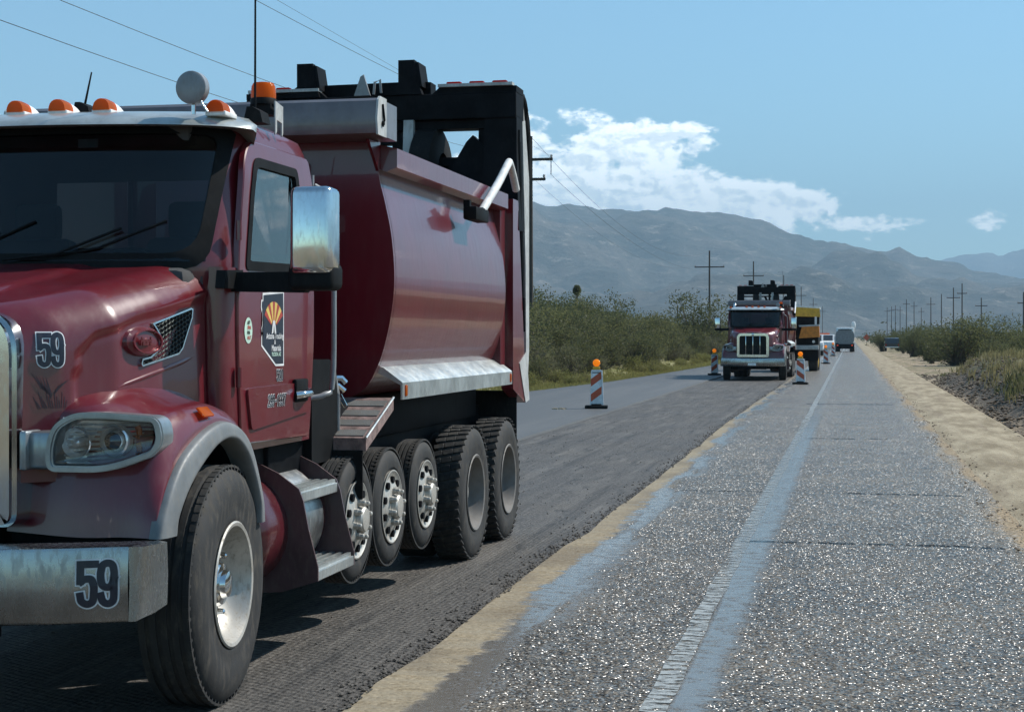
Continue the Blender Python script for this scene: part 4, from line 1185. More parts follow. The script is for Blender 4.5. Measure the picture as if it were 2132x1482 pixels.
        for i in range(len(V) - 1):
            for k in range(36): b.bm.faces.new((V[i][k], V[i][(k + 1) % 36], V[i + 1][(k + 1) % 36], V[i + 1][k]))
        bd = b.link('oval_badge', MAROON, hood, 40)
        b = MB(); b.frame(ov(1.02), ov(.92), lambda y, z: hx(y, z, .02), lambda y, z: hx(y, z, .040)); b.link('badge_ring', simple('red_chrome', (.30, .05, .06), .2, .8), hood, 40)
        if s > 0:
            link('badge_lettering', lay(text_bm('Peterbilt', .052, .0022, .25, .86, .002), (hood_x(by0, bz0) + .034, by0, bz0), (0, 1, 0), (0, 0, 1), None, 0), MATS['red_chrome'], hood, 0, False)
        b = MB()   # raised crease under the intake
        b.tube([hx(.46, 1.525, -.012), hx(.7, 1.578, -.002), (hx(.95, 1.625, -.002)), hx(1.1, 1.655, -.012)], .013, 6, smooth=5); b.link('body_crease', MAROON, hood, 60)
    for nm, off, d, mt in (('hood_number_outline', .0045, .004, DECALW), ('hood_number', .0, .006, DIGIT)):
        link(nm, lay(digits_bm('59', .150, .70, .0225 + off * 2.2), (.735, .147, 1.70), (.745, .668, 0), (0, 0, 1), bv, d), mt, hood, 0, False)
    wing = bmesh.new()   # dark feathered wing sticker below the hood number
    def tri(*p): wing.faces.new([wing.verts.new((x, y, 0)) for x, y in p])
    for k in range(5):
        a = k * .016
        tri((-.085 + a, .075 - a * .3), (-.060 + a, .045 - a), (-.012 + a * .2, -.005 - a * .6), (-.045 + a * .5, .005 - a * .3))
        if k < 3: tri((.085 - a, .045 - a * .3), (.06 - a, .025 - a), (.015, -.01 - a * .4), (.03, .015 - a * .3))
    for k in range(14):
        x = -.08 + k * .0115; zz = -.03 - .022 * math.sin(k * 2.1)
        tri((x, zz), (x + .004, zz), (x * .8 + .012, -.085 + .004 * (k % 3)), (x * .8 + .008, -.085))
    link('wing_sticker', lay(wing, (.735, .147, 1.525), (.745, .668, 0), (0, 0, 1), bv, .003), simple('wing_decal', (.035, .018, .026), .5, dirt=.1), hood, 0, False)
    # --- fenders, arch flares, liners, headlights
    C = [(.15, .88), (.19, .97), (.30, 1.12), (.45, 1.235), (.72, 1.335), (.96, 1.345), (1.20, 1.235), (1.37, .96), (1.40, .82)]
    Bc = [(.18, .88), (.20, 1.02), (.25, 1.20), (.30, 1.37), (.55, 1.455), (.95, 1.455), (1.27, 1.335), (1.44, 1.0), (1.46, .82)]
    Ac = [(.14, .88), (.16, 1.04), (.20, 1.25), (.22, 1.435), (.50, 1.53), (.95, 1.53), (1.30, 1.39), (1.47, 1.02), (1.48, .82)]
    D = [(.29, .88), (.32, .965), (.43, 1.075), (.57, 1.165), (.78, 1.255), (.98, 1.262), (1.15, 1.16), (1.29, .95), (1.31, .82)]
    for s in (1, -1):
        ctrl = []
        for a, bb, c in zip(Ac, Bc, C):
            ctrl.append([Vector((s * .52, a[0] - .0, a[1] + .02)), Vector((s * .85, *a)), Vector((s * 1.04, *bb)), Vector((s * 1.15, (bb[0] * .7 + c[0] * .3), (bb[1] * .7 + c[1] * .3))), Vector((s * 1.205, (bb[0] * .25 + c[0] * .75), (bb[1] * .25 + c[1] * .75))), Vector((s * 1.215, *c))])
        b = MB(); b.grid(patch(ctrl, 6, 5)); fen = b.link('fender', MAROON, root, 60)
        b = MB()
        ctrl = []
        for c, d in zip(C, D):
            c = Vector(c); d = Vector(d)
            m1 = c.lerp(d, .12); m2 = c.lerp(d, .6)
            ctrl.append([Vector((s * 1.19, *c)), Vector((s * 1.225, *c)), Vector((s * 1.25, *m1)), Vector((s * 1.262, *m2)), Vector((s * 1.255, *d)), Vector((s * 1.15, d.x + .01, d.y - .01))])
        b.grid(patch(ctrl, 6, 4)); b.link('wheel_arch', ARCH, fen, 60)
        b = MB(); rows = []
        for d in catmull([Vector((*p, 0)) for p in D], 4):
            rows.append([Vector((s * 1.20, d.x, d.y)), Vector((s * .8, d.x, d.y + .03)), Vector((s * .45, d.x, d.y + .03))])
        b.grid(rows); b.b2(s * .42, s * .46, .1, 1.6, .6, 1.3); b.b2(s * .5, s * 1.18, .22, .27, .55, .95)
        b.link('wheel_liner', FRAME, fen, 60)
        b = MB(); b.box((s * 1.205, .73, 1.405), (.012, .12, .058), Matrix.Rotation(-s * .75, 3, 'Y'), .005); b.link('side_marker', AMBER, fen)
        # headlight
        hy = lambda x: .095 + .30 * max(0, (x - .60) / .62) ** 2.0
        o0 = rpoly([(.66, 1.175), (.98, 1.165), (1.20, 1.235), (1.235, 1.30), (1.215, 1.405), (.95, 1.43), (.80, 1.43), (.69, 1.375), (.655, 1.28)], [.05, .15, .05, .04, .05, .2, .08, .08, .08], 6)
        o0 = [(.765 + (x - .655) * .435 / .58, z) for x, z in o0]; o1 = inset(o0, .028); o2 = inset(o0, .036)
        b = MB()
        b.frame(o0, o1, lambda x, z: (s * x, hy(x) + .02, z), lambda x, z: (s * x, hy(x) - .085, z))
        b.frame(inset(o0, .004), inset(o0, .022), lambda x, z: (s * x, hy(x) - .07, z), lambda x, z: (s * x, hy(x) - .098, z))
        b.box((s * .735, .11, 1.265), (.12, .16, .165), None, .02); b.b2(s * .655, s * .69, -.0, .18, 1.18, 1.352, .012)
        hl = b.link('headlight', simple('headlight_bezel', (.30, .33, .345), .3, .7, coat=.4, dirt=.2) if 'headlight_bezel' not in MATS else MATS['headlight_bezel'], root, 45)
        b = MB(); f = b.bm.faces.new([b.bm.verts.new((s * x, hy(x) + .03, z)) for x, z in o1]); bmesh.ops.triangulate(b.bm, faces=[f])
        for k in range(9): b.tube([(s * (.79 + .38 * q / 8), hy(.79 + .38 * q / 8) + .018, 1.215 + k * .023 * (1 - .2 * q / 8) + .02 * q / 8) for q in range(9)], .006, 5)
        b.link('reflector', simple('lamp_reflector', (.62, .63, .62), .25, .35, dirt=.1) if 'lamp_reflector' not in MATS else MATS['lamp_reflector'], hl, 60)
        for cx, cz, r, dk in ((.862, 1.295, .070, 0), (1.005, 1.300, .068, 1)):
            b = MB(); cy = hy(cx) + .02
            if dk: pr = [(.0, r), (-.05, r), (-.055, r * .9), (-.04, r * .74), (-.025, r * .70), (-.055, r * .60), (-.07, r * .35), (-.075, 0)]
            else: pr = [(-.045, r), (-.052, r * .95), (-.03, r * .84), (.0, r * .6), (.02, r * .34), (-.02, r * .30), (-.045, r * .22), (-.05, 0)]
            b.lathe(pr, (s * cx, cy, cz), 'Y', 32); b.link('lamp_bowl', simple('lamp_bowl_silver', (.80, .81, .82), .18, .55, dirt=0) if 'lamp_bowl_silver' not in MATS else MATS['lamp_bowl_silver'], hl, 40)
            if dk: b = MB(); b.lathe([(-.074, 0), (-.072, r * .35), (-.058, r * .58), (-.05, r * .58)], (s * cx, cy - .004, cz), 'Y', 24); b.link('projector_lens', simple('projector_glass', (.02, .03, .04), .05, coat=1.0, dirt=0) if 'projector_glass' not in MATS else MATS['projector_glass'], hl, 40)
        b = MB()
        for dz in (.035, -.04): b.tube([(s * (1.078 + .016 * math.cos(q)), hy(1.08) - .012, 1.302 + dz + .026 * math.sin(q)) for q in (-1.2, -.4, .4, 1.2)], .013, 6)
        b.link('turn_signal', AMBER, hl, 40)
        b = MB()
        for dz in (.04, -.035): b.lathe([(0, .02), (-.012, .02), (-.014, .012), (-.006, 0)], (s * 1.148, hy(1.148) + .015, 1.318 + dz), 'Y', 14)
        b.tube([(s * 1.10, hy(1.10) - .01, 1.318), (s * 1.16, hy(1.16) - .01, 1.324)], .004, 5); b.link('lamp_socket', FRAME, hl, 40)
        b = MB(); f = b.bm.faces.new([b.bm.verts.new((s * x, hy(x) - .078, z)) for x, z in o2]); bmesh.ops.triangulate(b.bm, faces=[f]); b.link('lamp_cover', CLEAR, hl, 0)
    # --- cab shell with window openings
    zs = [1.16, 1.4, 1.7, 1.95, 2.05, 2.10, 2.14, 2.2, 2.3, 2.4, 2.5, 2.6, 2.7, 2.76, 2.82, 2.86, 2.88, 2.905, 2.93, 2.945, 2.96]
    b = MB(); rows = []
    for z in zs:
        h = cab_row(z); rows.append(h + [Vector((-p.x, p.y, p.z)) for p in h[-2:0:-1]])
    V = b.grid([list(c) for c in zip(*rows)], True)
    top = [V[i][-1] for i in range(len(V))]
    tv = b.bm.verts.new((0, 2.0, 2.975))
    for i in range(len(top)): b.bm.faces.new((top[i], top[(i + 1) % len(top)], tv))
    kill = []
    for f in b.bm.faces:
        c = f.calc_center_median()
        if 2.17 < c.z < 2.80 and abs(c.x) < .955 and c.y < 1.65: kill.append(f)
        elif 2.09 < c.z < 2.70 and abs(c.x) > 1.0 and interp(c.z, [2.1, 2.7], [1.46, 1.66]) < c.y < 2.30: kill.append(f)
        elif 2.25 < c.z < 2.70 and abs(c.x) < .62 and c.y > 2.4: kill.append(f)
    bmesh.ops.delete(b.bm, geom=kill, context='FACES')
    cab = b.link('cab', MAROON, root, 50)
    b = MB()
    b.b2(-1.0, 1.0, 1.2, 2.6, 1.18, 1.22); b.b2(-.98, .98, 2.60, 2.66, 1.2, 2.24); b.b2(-.98, .98, 1.22, 1.30, 1.2, 2.06)
    b.box((0, 1.28, 2.02), (1.9, .42, .16), None, .05); b.b2(-.95, .95, 1.42, 2.5, 2.86, 2.90)
    b.box((0, 1.42, 2.80), (1.7, .12, .12), None, .03)
    b.link('cab_trim', DARKIN, cab)
    b = MB()
    for x in (.48, -.48):
        b.box((x, 2.18, 1.95), (.5, .14, .75), Matrix.Rotation(-.12, 3, 'X'), .05); b.box((x, 2.25, 2.42), (.28, .10, .22), None, .04); b.box((x, 1.95, 1.60), (.5, .5, .14), None, .05)
    b.link('seat', CLOTH, cab)
    b = MB(); q = Matrix.Rotation(.9, 3, 'X')
    b.tube([Vector((.48, 1.62, 2.07)) + q @ Vector((.225 * math.cos(k / 20 * 6.2832), 0, .225 * math.sin(k / 20 * 6.2832))) for k in range(21)], .016, 8)
    b.cyl((.48, 1.62, 2.07), (.48, 1.45, 1.9), .03); b.box((.48, 1.62, 2.07), (.40, .03, .04), None, .01); b.link('steering_wheel', BLACK, cab)
    b = MB(); b.box((.62, 1.17, 2.13), (.17, .11, .004), Matrix.Rotation(.35, 3, 'X')); b.box((.30, 1.335, 2.76), (.11, .004, .045)); b.link('paper', WHITE, cab, 0)
    # windshield, gasket
    def ws_outline():
        return rpoly([(-1.035, 2.125), (1.035, 2.125), (1.02, 2.83), (-1.02, 2.83)], [.13, .13, .06, .06], 8)
    def front(x, z, off):
        p = cab_front(abs(x), z, off); return Vector((p.x if x >= 0 else -p.x, p.y, z))
    def ws_grid(x1, z0, z1, off, nx=28, nz=12):
        return [[front((i / nx * 2 - 1) * (x1 - .0), z0 + (z1 - z0) * j / nz, off) for j in range(nz + 1)] for i in range(nx + 1)]
    b = MB(); b.grid(ws_grid(.99, 2.135, 2.82, .006)); b.link('windshield', WINDSH, cab, 60)
    ow = rpoly([(-1.00, 2.095), (1.00, 2.095), (1.02, 2.85), (-1.02, 2.85)], [.12, .12, .06, .06], 10); iw = rpoly([(-.945, 2.175), (.945, 2.175), (.965, 2.80), (-.965, 2.80)], [.14, .14, .07, .07], 10)
    def dens(p, m=5):
        r = []
        for i in range(len(p)):
            a, c = Vector(p[i]), Vector(p[(i + 1) % len(p)]); k = max(1, int((c - a).length / .07))
            for j in range(k): r.append(tuple(a.lerp(c, j / k)))
        return r
    def pair(o, i_, N=120):
        def res(p):
            L = [0]; n = len(p)
            for i in range(n): L.append(L[-1] + (Vector(p[(i + 1) % n]) - Vector(p[i])).length)
            o_ = []
            for k in range(N):
                s_ = L[-1] * k / N
                j = max(0, min(n - 1, next(q for q in range(n) if L[q + 1] >= s_)))
                f = (s_ - L[j]) / max(1e-9, L[j + 1] - L[j]); o_.append(tuple(Vector(p[j]).lerp(Vector(p[(j + 1) % n]), f)))
            return o_
        return res(o), res(i_)
    po, pi = pair(ow, iw)
    b = MB(); b.frame(po, pi, lambda x, z: front(x, z, -.01), lambda x, z: front(x, z, .012)); b.link('windshield_gasket', BLACK, cab, 40)
    b = MB()
    for x0, sg in ((.30, 1), (-.35, 1)):
        b.tube([front(x0 - .28 * sg, 2.14, .03), front(x0, 2.17, .035), front(x0 + .30 * sg, 2.30, .03)], .008, 6); b.tube([front(x0 - .02, 2.16, .022), front(x0 + .2, 2.20, .016), front(x0 + .5, 2.34, .016)], .007, 5)
    b.link('wiper', BLACK, cab, 40)
    # visor
    b = MB(); rows = []
    for i in range(-34, 35):
        q = i / 34; x = 1.055 * math.sin(abs(q) * math.pi / 2 * .97); e = sm((abs(q) - .80) / .2); sg = 1 if q >= 0 else -1
        P = lambda z, off: Vector((sg * cab_front(min(x, interp(z, CABZ, CABH) - .037), z, off).x, cab_front(min(x, interp(z, CABZ, CABH) - .037), z, off).y + e * .18, z))
        k = 1 - .75 * e; dz = -.075 * e
        rows.append([P(2.84 + dz, .002), P(2.835 + dz, .10 * k), P(2.828 + dz, .175 * k), P(2.855 + dz, .172 * k), P(2.905 + dz, .12 * k), P(2.935 + dz, .05 * k), P(2.945 + dz, -.03)])
    b.grid(rows); b.link('sun_visor', VISOR, root, 60)
    # roof marker lights
    def roof_light(x):
        p = cab_front(abs(x), 2.93, .05); y0 = p.y; e = empty('marker_light', (x, y0, 2.935 - .06 * sm((abs(x) - .8) / .4))); e.parent = root
        sec = []
        for k in range(9):
            f = k / 8; hgt = .062 * (1 - f ** 2.0) ** .5 + .002; wd = .046 * (1 - f ** 2.2 * .75)
            if k == 0: hgt *= .92
            sec.append([Vector((wd * math.cos(a), -.035 + f * .27, hgt * max(0, math.sin(a)) ** .8)) for a in [math.pi * j / 10 for j in range(11)]])
        b = MB(); b.grid(sec[2:]); b.b2(-.055, .055, -.03, .13, -.02, .004, .004); b.link('lamp_body', WHITE, e, 60)
        b = MB(); pr = [[v * 1.02 for v in r] for r in sec[:4]]; b.grid(pr); b.bm.faces.new([b.bm.verts.new(v) for v in pr[0]]); b.link('lens', AMBER, e, 50)
    for x in (.12, -.12, .36, -.36, 1.0, -1.0): roof_light(x)
    # spot lamp, antennas, beacon with bracket
    e = empty('spot_lamp', (.905, 1.27, 2.99)); e.scale = (.92, .92, .95); e.parent = root
    b = MB(); b.lathe([(-.035, 0), (-.034, .05), (-.028, .078), (-.02, .088), (.03, .090), (.05, .078), (.075, .03), (.078, 0)], (0, 0, .03), 'Y', 32); b.link('lamp_cover', GREY, e, 40)
    b = MB(); b.cyl((0, .02, -.05), (.0, .02, -.11), .012); b.cyl((.05, .0, -.04), (.09, .0, -.10), .006); b.link('lamp_bracket', CHROME, e)
    def antenna(x, y, z0, z1, dx, r):
        e = empty('antenna', (x, y, z0)); e.parent = root
        b = MB(); b.cyl((0, 0, .05), (dx, 0, z1 - z0), r, r * .55, 6); b.link('whip', BLACK, e)
        b = MB(); b.prism([(-.05, 0), (.06, 0), (.045, .06), (.0, .085), (-.03, .085)], 'Y', -.045, .075); b.link('antenna_base', BLACK, e, 20)
    antenna(.13, 1.62, 2.93, 3.18, .045, .007)
    antenna(1.06, 1.74, 2.895, 4.4, .004, .0065)
    e = empty('beacon', (.985, 2.06, 3.04)); e.scale = (1, 1, .85); e.parent = root
    b = MB(); b.lathe([(.04, .068), (.06, .070), (.12, .066), (.142, .056), (.148, .03), (.149, 0)], (0, 0, 0), 'Z', 28); b.link('beacon_lens', AMBER, e, 40)
    b = MB(); b.lathe([(0, .072), (.035, .073), (.045, .066), (.046, 0)], (0, 0, 0), 'Z', 28); b.b2(-.06, .06, -.05, .05, -.07, 0); b.link('beacon_base', BLACK, e, 40)
    b = MB(); b.prism([(-.06, .015), (.06, -.005), (.06, -.18), (.042, -.205), (.042, -.115), (-.036, -.105), (-.036, -.18), (-.06, -.205)], 'X', .085, .093)
    b.link('beacon_bracket', LGREY, e, 0)
    # --- doors
    for s in (1, -1):
        dx = 1.098
        od = rpoly([(1.42, 1.205), (2.46, 1.185), (2.50, 1.40), (2.545, 1.75), (2.545, 2.45), (2.52, 2.79), (1.60, 2.79), (1.47, 2.66), (1.385, 2.2), (1.375, 1.7)], [.03, .03, .1, .1, .1, .05, .10, .12, .2, .2], 5)
        wd = rpoly([(1.475, 2.105), (2.28, 2.12), (2.28, 2.70), (1.62, 2.70), (1.55, 2.55)], [.04, .02, .03, .12, .2], 5)
        def bend(z): return -.0 - .030 * sm((z - 2.55) / .3)
        b = MB()
        vo, vi = pair(od, wd, 140)
        # outer skin as ring between outline and window outline, aligned from the same angle
        def al(p, ref):
            k = min(range(len(p)), key=lambda i: (Vector(p[i]) - Vector(ref)).length); return p[k:] + p[:k]
        def polar(p):
            c = Vector((1.93, 2.38)); return sorted(p, key=lambda q: math.atan2(q[1] - c.y, q[0] - c.x))
        angs = [2 * math.pi * k / 160 - math.pi for k in range(160)]
        def ray(poly, a):
            c = Vector((1.93, 2.38)); d = Vector((math.cos(a), math.sin(a))); best = 9
            for i in range(len(poly)):
                p, q = Vector(poly[i - 1]), Vector(poly[i]); e_ = q - p; den = d.x * e_.y - d.y * e_.x
                if abs(den) < 1e-9: continue
                w_ = p - c; t_ = (w_.x * e_.y - w_.y * e_.x) / den; u_ = (w_.x * d.y - w_.y * d.x) / den
                if t_ > 0 and -1e-6 <= u_ <= 1 + 1e-6: best = min(best, t_)
            return tuple(c + d * best)
        vo = [ray(od, a) for a in angs]; vi = [ray(wd, a) for a in angs]
        vo2 = [ray(inset(od, .006), a) for a in angs]; mid = [tuple(Vector(a).lerp(Vector(c), .5)) for a, c in zip(vo, vi)]
        pt = lambda y, z, x: (s * (x + bend(z)), y, z)
        loops = [[b.bm.verts.new(pt(*p, x)) for p in pp] for pp, x in ((vo, dx - .02), (vo, dx + .008), (vo2, dx + .014), (mid, dx + .016), (vi, dx + .014), (vi, dx - .02))]
        for i in range(5):
            for k in range(160): b.bm.faces.new((loops[i][k], loops[i][(k + 1) % 160], loops[i + 1][(k + 1) % 160], loops[i + 1][k]))
        door = b.link('door', MAROON, root, 35)
        b = MB(); wi = [ray(inset(wd, .045), a) for a in angs]; wo = [ray(inset(wd, -.006), a) for a in angs]
        b.frame(wo, wi, lambda y, z: pt(y, z, dx - .012), lambda y, z: pt(y, z, dx + .020)); b.link('window_seal', BLACK, door, 35)
        b = MB(); b.bm.faces.new([b.bm.verts.new(pt(y, z, dx + .001)) for y, z in wi]); b.link('side_window', SIDEGL, door, 0)
        b = MB(); b.prism(rpoly([(1.47, 1.49), (2.44, 1.50), (2.42, 1.33), (1.53, 1.27)], .03, 4), 'X', s * (dx + .010), s * (dx + .028))
        fsel = [e_ for e_ in b.bm.edges]
        b.link('door_recess_panel', MAROON, door, 25)
        b = MB()
        b.box((s * (dx + .028), 2.27, 1.455), (.03, .20, .13), None, .012); b.link('handle_pocket', BLACK, door, 40)
        b = MB(); b.tube([(s * (dx + .035), 2.175, 1.43), (s * (dx + .07), 2.21, 1.435), (s * (dx + .075), 2.29, 1.44), (s * (dx + .045), 2.37, 1.445)], .022, 10, smooth=4); b.link('door_handle', CHROME, door, 60)
        b = MB()
        for z in (2.30, 1.55): b.cyl((s * (dx + .02), 1.37, z - .05), (s * (dx + .02), 1.37, z + .05), .016)
        b.link('door_hinge', MAROON, door, 60)
        # state-shaped company decal, phone number, round sticker (flat print)
        if s > 0:
            dp = dx + .0175
            def flat(poly, x, mt, nm):
                bb = MB(); f = bb.bm.faces.new([bb.bm.verts.new((x, y, z)) for y, z in poly]); bmesh.ops.triangulate(bb.bm, faces=[f]); return bb.link(nm, mt, door, 0)
            oy, oz = 1.70, 1.61
            st = [(0.02, .405), (.335, .425), (.335, .0), (.215, .0), (.0, .115), (.0, .155), (.018, .18), (.0, .21), (.02, .26), (.012, .30), (-.006, .335), (-.004, .365), (.018, .37)]
            stw = [(oy + u * .95, oz + v * .91) for u, v in st]
            flat(inset(stw, -.012), dp, DECALW, 'decal_border'); flat(stw, dp + .001, DIGIT, 'company_decal')
            cx, cz = oy + .17, oz + .19
            for k in range(9):
                a0 = math.radians(30 + k * 13.33); a1 = a0 + math.radians(13.33)
                P = lambda a, r: (cx - r * math.cos(a) * 1.0, cz + r * math.sin(a) * .92)
                flat([P(a0, .045), P(a0, .160), P(a1, .160), P(a1, .045)], dp + .002, DECALR if k % 2 == 0 else DECALY, 'sun_ray')
            flat([(cx - .016, cz + .045), (cx + .016, cz + .045), (cx + .035, cz - .03), (cx + .010, cz - .02), (cx, cz + .02), (cx - .010, cz - .02), (cx - .035, cz - .03)], dp + .003, DECALW, 'road_emblem')
            for tx, sz, zz in (('Arizona Trucking', .044, .150), ('&', .034, .118), ('Materials', .046, .085), ('TUCSON, AZ', .028, .052)):
                link('decal_text', lay(text_bm(tx, sz, .0008, 0, .84), (dp + .003, oy + (.185 if zz > .1 else .205), oz + zz), (0, 1, 0), (0, 0, 1), None, 0), DECALW if sz > .03 else DECALG, door, 0, False)
            ovl = [(1.505 + .055 * math.cos(2 * math.pi * k / 24), 1.79 + .068 * math.sin(2 * math.pi * k / 24)) for k in range(24)]
            flat(ovl, dp, DECALG, 'oval_sticker')
            for k in range(4): link('sticker_text', lay(text_bm('ASPHALT'[k:k + 3 + k % 2], .026, .001, .2, .8), (dp + .002, 1.503 + .008 * (k % 2), 1.83 - k * .026), (0, 1, 0), (0, 0, 1), None, 0), DECALR if k % 2 else FRAME, door, 0, False)
            for nm, of, d, mt in (('phone_outline', .0030, .0, DECALW), ('phone_number', .0, .0015, DIGIT)):
                link(nm, lay(digits_bm('520', .062, .92, .0075 + of * 2), (dp, 1.965, 1.548), (0, 1, 0), (0, 0, 1), None, d), mt, door, 0, False)
                link(nm, lay(digits_bm('299-1337', .066, .90, .0075 + of * 2, .18), (dp + .012, 1.885, 1.415), (0, 1, 0), (0, 0, 1), None, d), mt, door, 0, False)
        # cowl panel between hood and door, grab rail, mirror
        b = MB(); b.grid([[Vector((s * (x + .0), y + (1.36 - z) * (.1 if z < 1.36 else 0), z)) for x, y in ((.95, 1.255), (1.035, 1.245), (1.062, 1.258), (1.088, 1.31), (1.098, 1.40))] for z in (1.24, 1.36, 1.6, 1.9, 2.06, 2.11)]); b.link('cowl_panel', MAROON, root, 50)
        b = MB(); b.prism([(1.17, 2.0), (1.42, 2.0), (1.42, 2.10), (1.19, 2.09)], 'X', s * 1.07, s * 1.12); b.link('mirror_mount', BLACK, root, 30)
        b = MB(); b.box((s * 1.06, 1.42, 1.15), (.06, .06, .12), None, .01); b.link('door_stay', BLACK, root, 30)
        b = MB(); b.tube([(s * 1.10, 2.50, 1.40), (s * 1.17, 2.55, 1.42), (s * 1.20, 2.62, 1.50), (s * 1.20, 2.64, 2.05), (s * 1.20, 2.64, 2.45), (s * 1.18, 2.62, 2.58), (s * 1.10, 2.58, 2.64)], .017, 8, smooth=5); b.cyl((s * 1.09, 2.57, 2.56), (s * 1.09, 2.57, 2.70), .013); b.link('grab_handle', GREY, root, 60)
        e = empty('side_mirror', (s * 1.50, 1.36, 2.0)); e.parent = root
        b = MB(); b.box((s * .03, 0, .29), (.225, .15, .44), None, .035, 4)
        for v in b.bm.verts:
            v.co.y += .05 * (1 - abs(v.co.x - s * .03) / .12) * (-1 if v.co.y < 0 else 0)
            if v.co.z < .15 and v.co.y < 0: v.co.y -= .01
        b.link('mirror_shell', CHROME, e, 60)
        b = MB(); b.box((s * .025, .02, .06), (.24, .19, .14), None, .035, 3); b.link('mirror_base', BLACK, e, 60)
        b = MB(); b.box((s * .03, .078, .29), (.18, .01, .38), None, .004); b.link('mirror_glass', MIRRORG, e, 30)
        b = MB(); b.prism([(s * -.44, .085), (s * -.02, .085), (s * .0, .0), (s * -.02, -.02), (s * -.44, -.012)], 'Y', -.03, .04); b.link('mirror_arm', BLACK, e, 30)
    # --- black under-door fairing, tool box, tank, steps
    for s in (1, -1):
        b = MB(); b.b2(s * .5, s * .97, 1.5, 2.75, .98, 1.18, .02); b.b2(s * .5, s * .95, 1.5, 1.56, .5, 1.1); b.link('under_cab_panel', BLACK, root)
        tk = empty('fuel_tank', (s * .845, 1.60, .70)); tk.parent = root
        b = MB(); b.lathe([(0, 0), (.012, .14), (.05, .26), (.085, .305), (.12, .315), (1.00, .315), (1.02, 0)], (0, 0, 0), 'Y', 40); b.link('tank_shell', simple('shaded_tank_paint', (.075, .010, .015), .22, coat=.6, dirt=.12) if 'shaded_tank_paint' not in MATS else MATS['shaded_tank_paint'], tk, 45)  # maroon darkened on the tank, fender shade put into the colour
        b = MB()
        b.lathe([(.42, .315), (.42, .324), (.95, .324), (.95, .315)], (0, 0, 0), 'Y', 40); b.link('tank_wrap', ALU, tk, 40)
        b = MB(); b.lathe([(.30, .05), (.40, .05), (.41, .06), (.43, .06), (.435, 0)], (s * -.06, .60, -.03), 'Z', 16); b.tube([(s * -.02, .3, .36), (s * .05, .42, .40), (s * .02, .6, .39), (s * .10, .75, .36)], .014, 6, smooth=3); b.link('filler_cap', CHROME, tk, 40)
        pl1 = [(.60, 1.03), (.78, 1.09), (.98, 1.065), (1.10, 1.01), (1.22, .925), (1.245, .86), (1.275, .71), (1.33, .50), (1.33, .425), (1.12, .36), (.9, .345), (.60, .345)]
        for y in (1.98, 2.62):
            b = MB(); b.prism([(s * u, v) for u, v in pl1], 'Y', y, y + .012); b.link('step_plate', simple('step_plate_paint', (.085, .045, .048), .45, coat=.3, dirt=.4) if 'step_plate_paint' not in MATS else MATS['step_plate_paint'], root, 20)
        for x0, x1, z in ((1.00, 1.23, .925), (1.08, 1.33, .50)):
            b = MB(); b.b2(s * x0, s * x1, 1.995, 2.617, z - .075, z - .02, .004)
            for k in range(5): b.b2(s * (x0 + .012 + k * (x1 - x0) / 5), s * (x0 + .034 + k * (x1 - x0) / 5), 1.997, 2.615, z - .02, z)
            b.link('step_tread', APRON, root, 20)
        e = empty('tool_box', (s * .80, 2.80, 1.0)); e.parent = root
        b = MB()
        prof = rpoly([(-.12, 0), (.36, 0), (.36, .62), (-.12, .62)], [.02, .02, .20, .05], 8)
        b.prism([(y, z) for y, z in prof], 'X', s * -.3, s * .25); b.link('box_body', BLACK, e, 35)
        b = MB()
        edge = [(.25, .0), (.25, .42), (.22, .52), (.14, .585), (.05, .60)]
        for dx_ in (0, .035): b.tube([(s * (.25 - dx_ * 2), .375 + 0 * dx_, z) for z in (.0, .2, .40)] + [(s * (.24 - dx_ * 2), .33, .53), (s * (.22 - dx_ * 2), .2, .60)], .012, 6)
        b.b2(s * .19, s * .255, .362, .378, .0, .42, .004)
        b.link('box_trim', GREY, e, 40)
        b = MB(); b.tube([(s * .22, .37, .50), (s * .26, .40, .50), (s * .28, .42, .47)], .022, 8); b.tube([(s * .24, .38, .46), (s * .28, .41, .42)], .018, 8); b.tube([(s * .26, .4, .40), (s * .29, .43, .33), (s * .27, .44, .31), (s * .25, .42, .35)], .004, 5); b.link('box_latch', CHROME, e, 40)
        # checkered guard over the first lift axle
        e = empty('axle_guard', (s * .80, 3.08, 1.0)); e.parent = root
        b = MB(); q = [(.0, .135), (.60, .36), (.60, .28), (.0, .055)]
        b.prism(q, 'X', 0, s * .46); b.link('guard_slab', simple('worn_tread_plate', (.24, .16, .145), .55, .3, dirt=.6, dirtcol=(.30, .27, .24), var=.5, scale=14, bump=1.0, bscale=150) if 'worn_tread_plate' not in MATS else MATS['worn_tread_plate'], e, 20)
        slope = Vector((0, .60, .225)).normalized(); nrm = Vector((0, -slope.z, slope.y)); rot = Matrix((Vector((1, 0, 0)), slope, nrm)).transposed()
        for k in range(4):
            c = Vector((s * .22, .0, .137)) + slope * (.07 + k * .155)
            b = MB(); b.box(c, (.43, .085, .008), rot); b.link('grip_strip', TREAD, e, 0)
        b = MB(); b.cyl((s * .46, -.003, .137), (s * .46, .60, .362), .008, seg=6); b.link('guard_edge', APRON, e)
        b = MB(); b.prism([(-.1, -.62 + .36), (.02, -.62 + .36), (.02, .06), (-.1, .06)], 'Y', 0, .012) if False else b.b2(s * .02, s * .44, -.01, .004, -.24, .06)
        b.link('front_mudflap', FLAP, e)
        # exhaust stacks behind cab
        if s < 0:
            b = MB(); b.tube([(s * .98, 2.93, 1.2), (s * .98, 2.93, 2.9), (s * .98, 2.96, 3.02), (s * .98, 3.05, 3.10)], .065, 16); b.link('exhaust_stack', CHROME, root, 40)
    # --- dump body
    body = empty('dump_body', (0, 0, 0)); body.parent = root
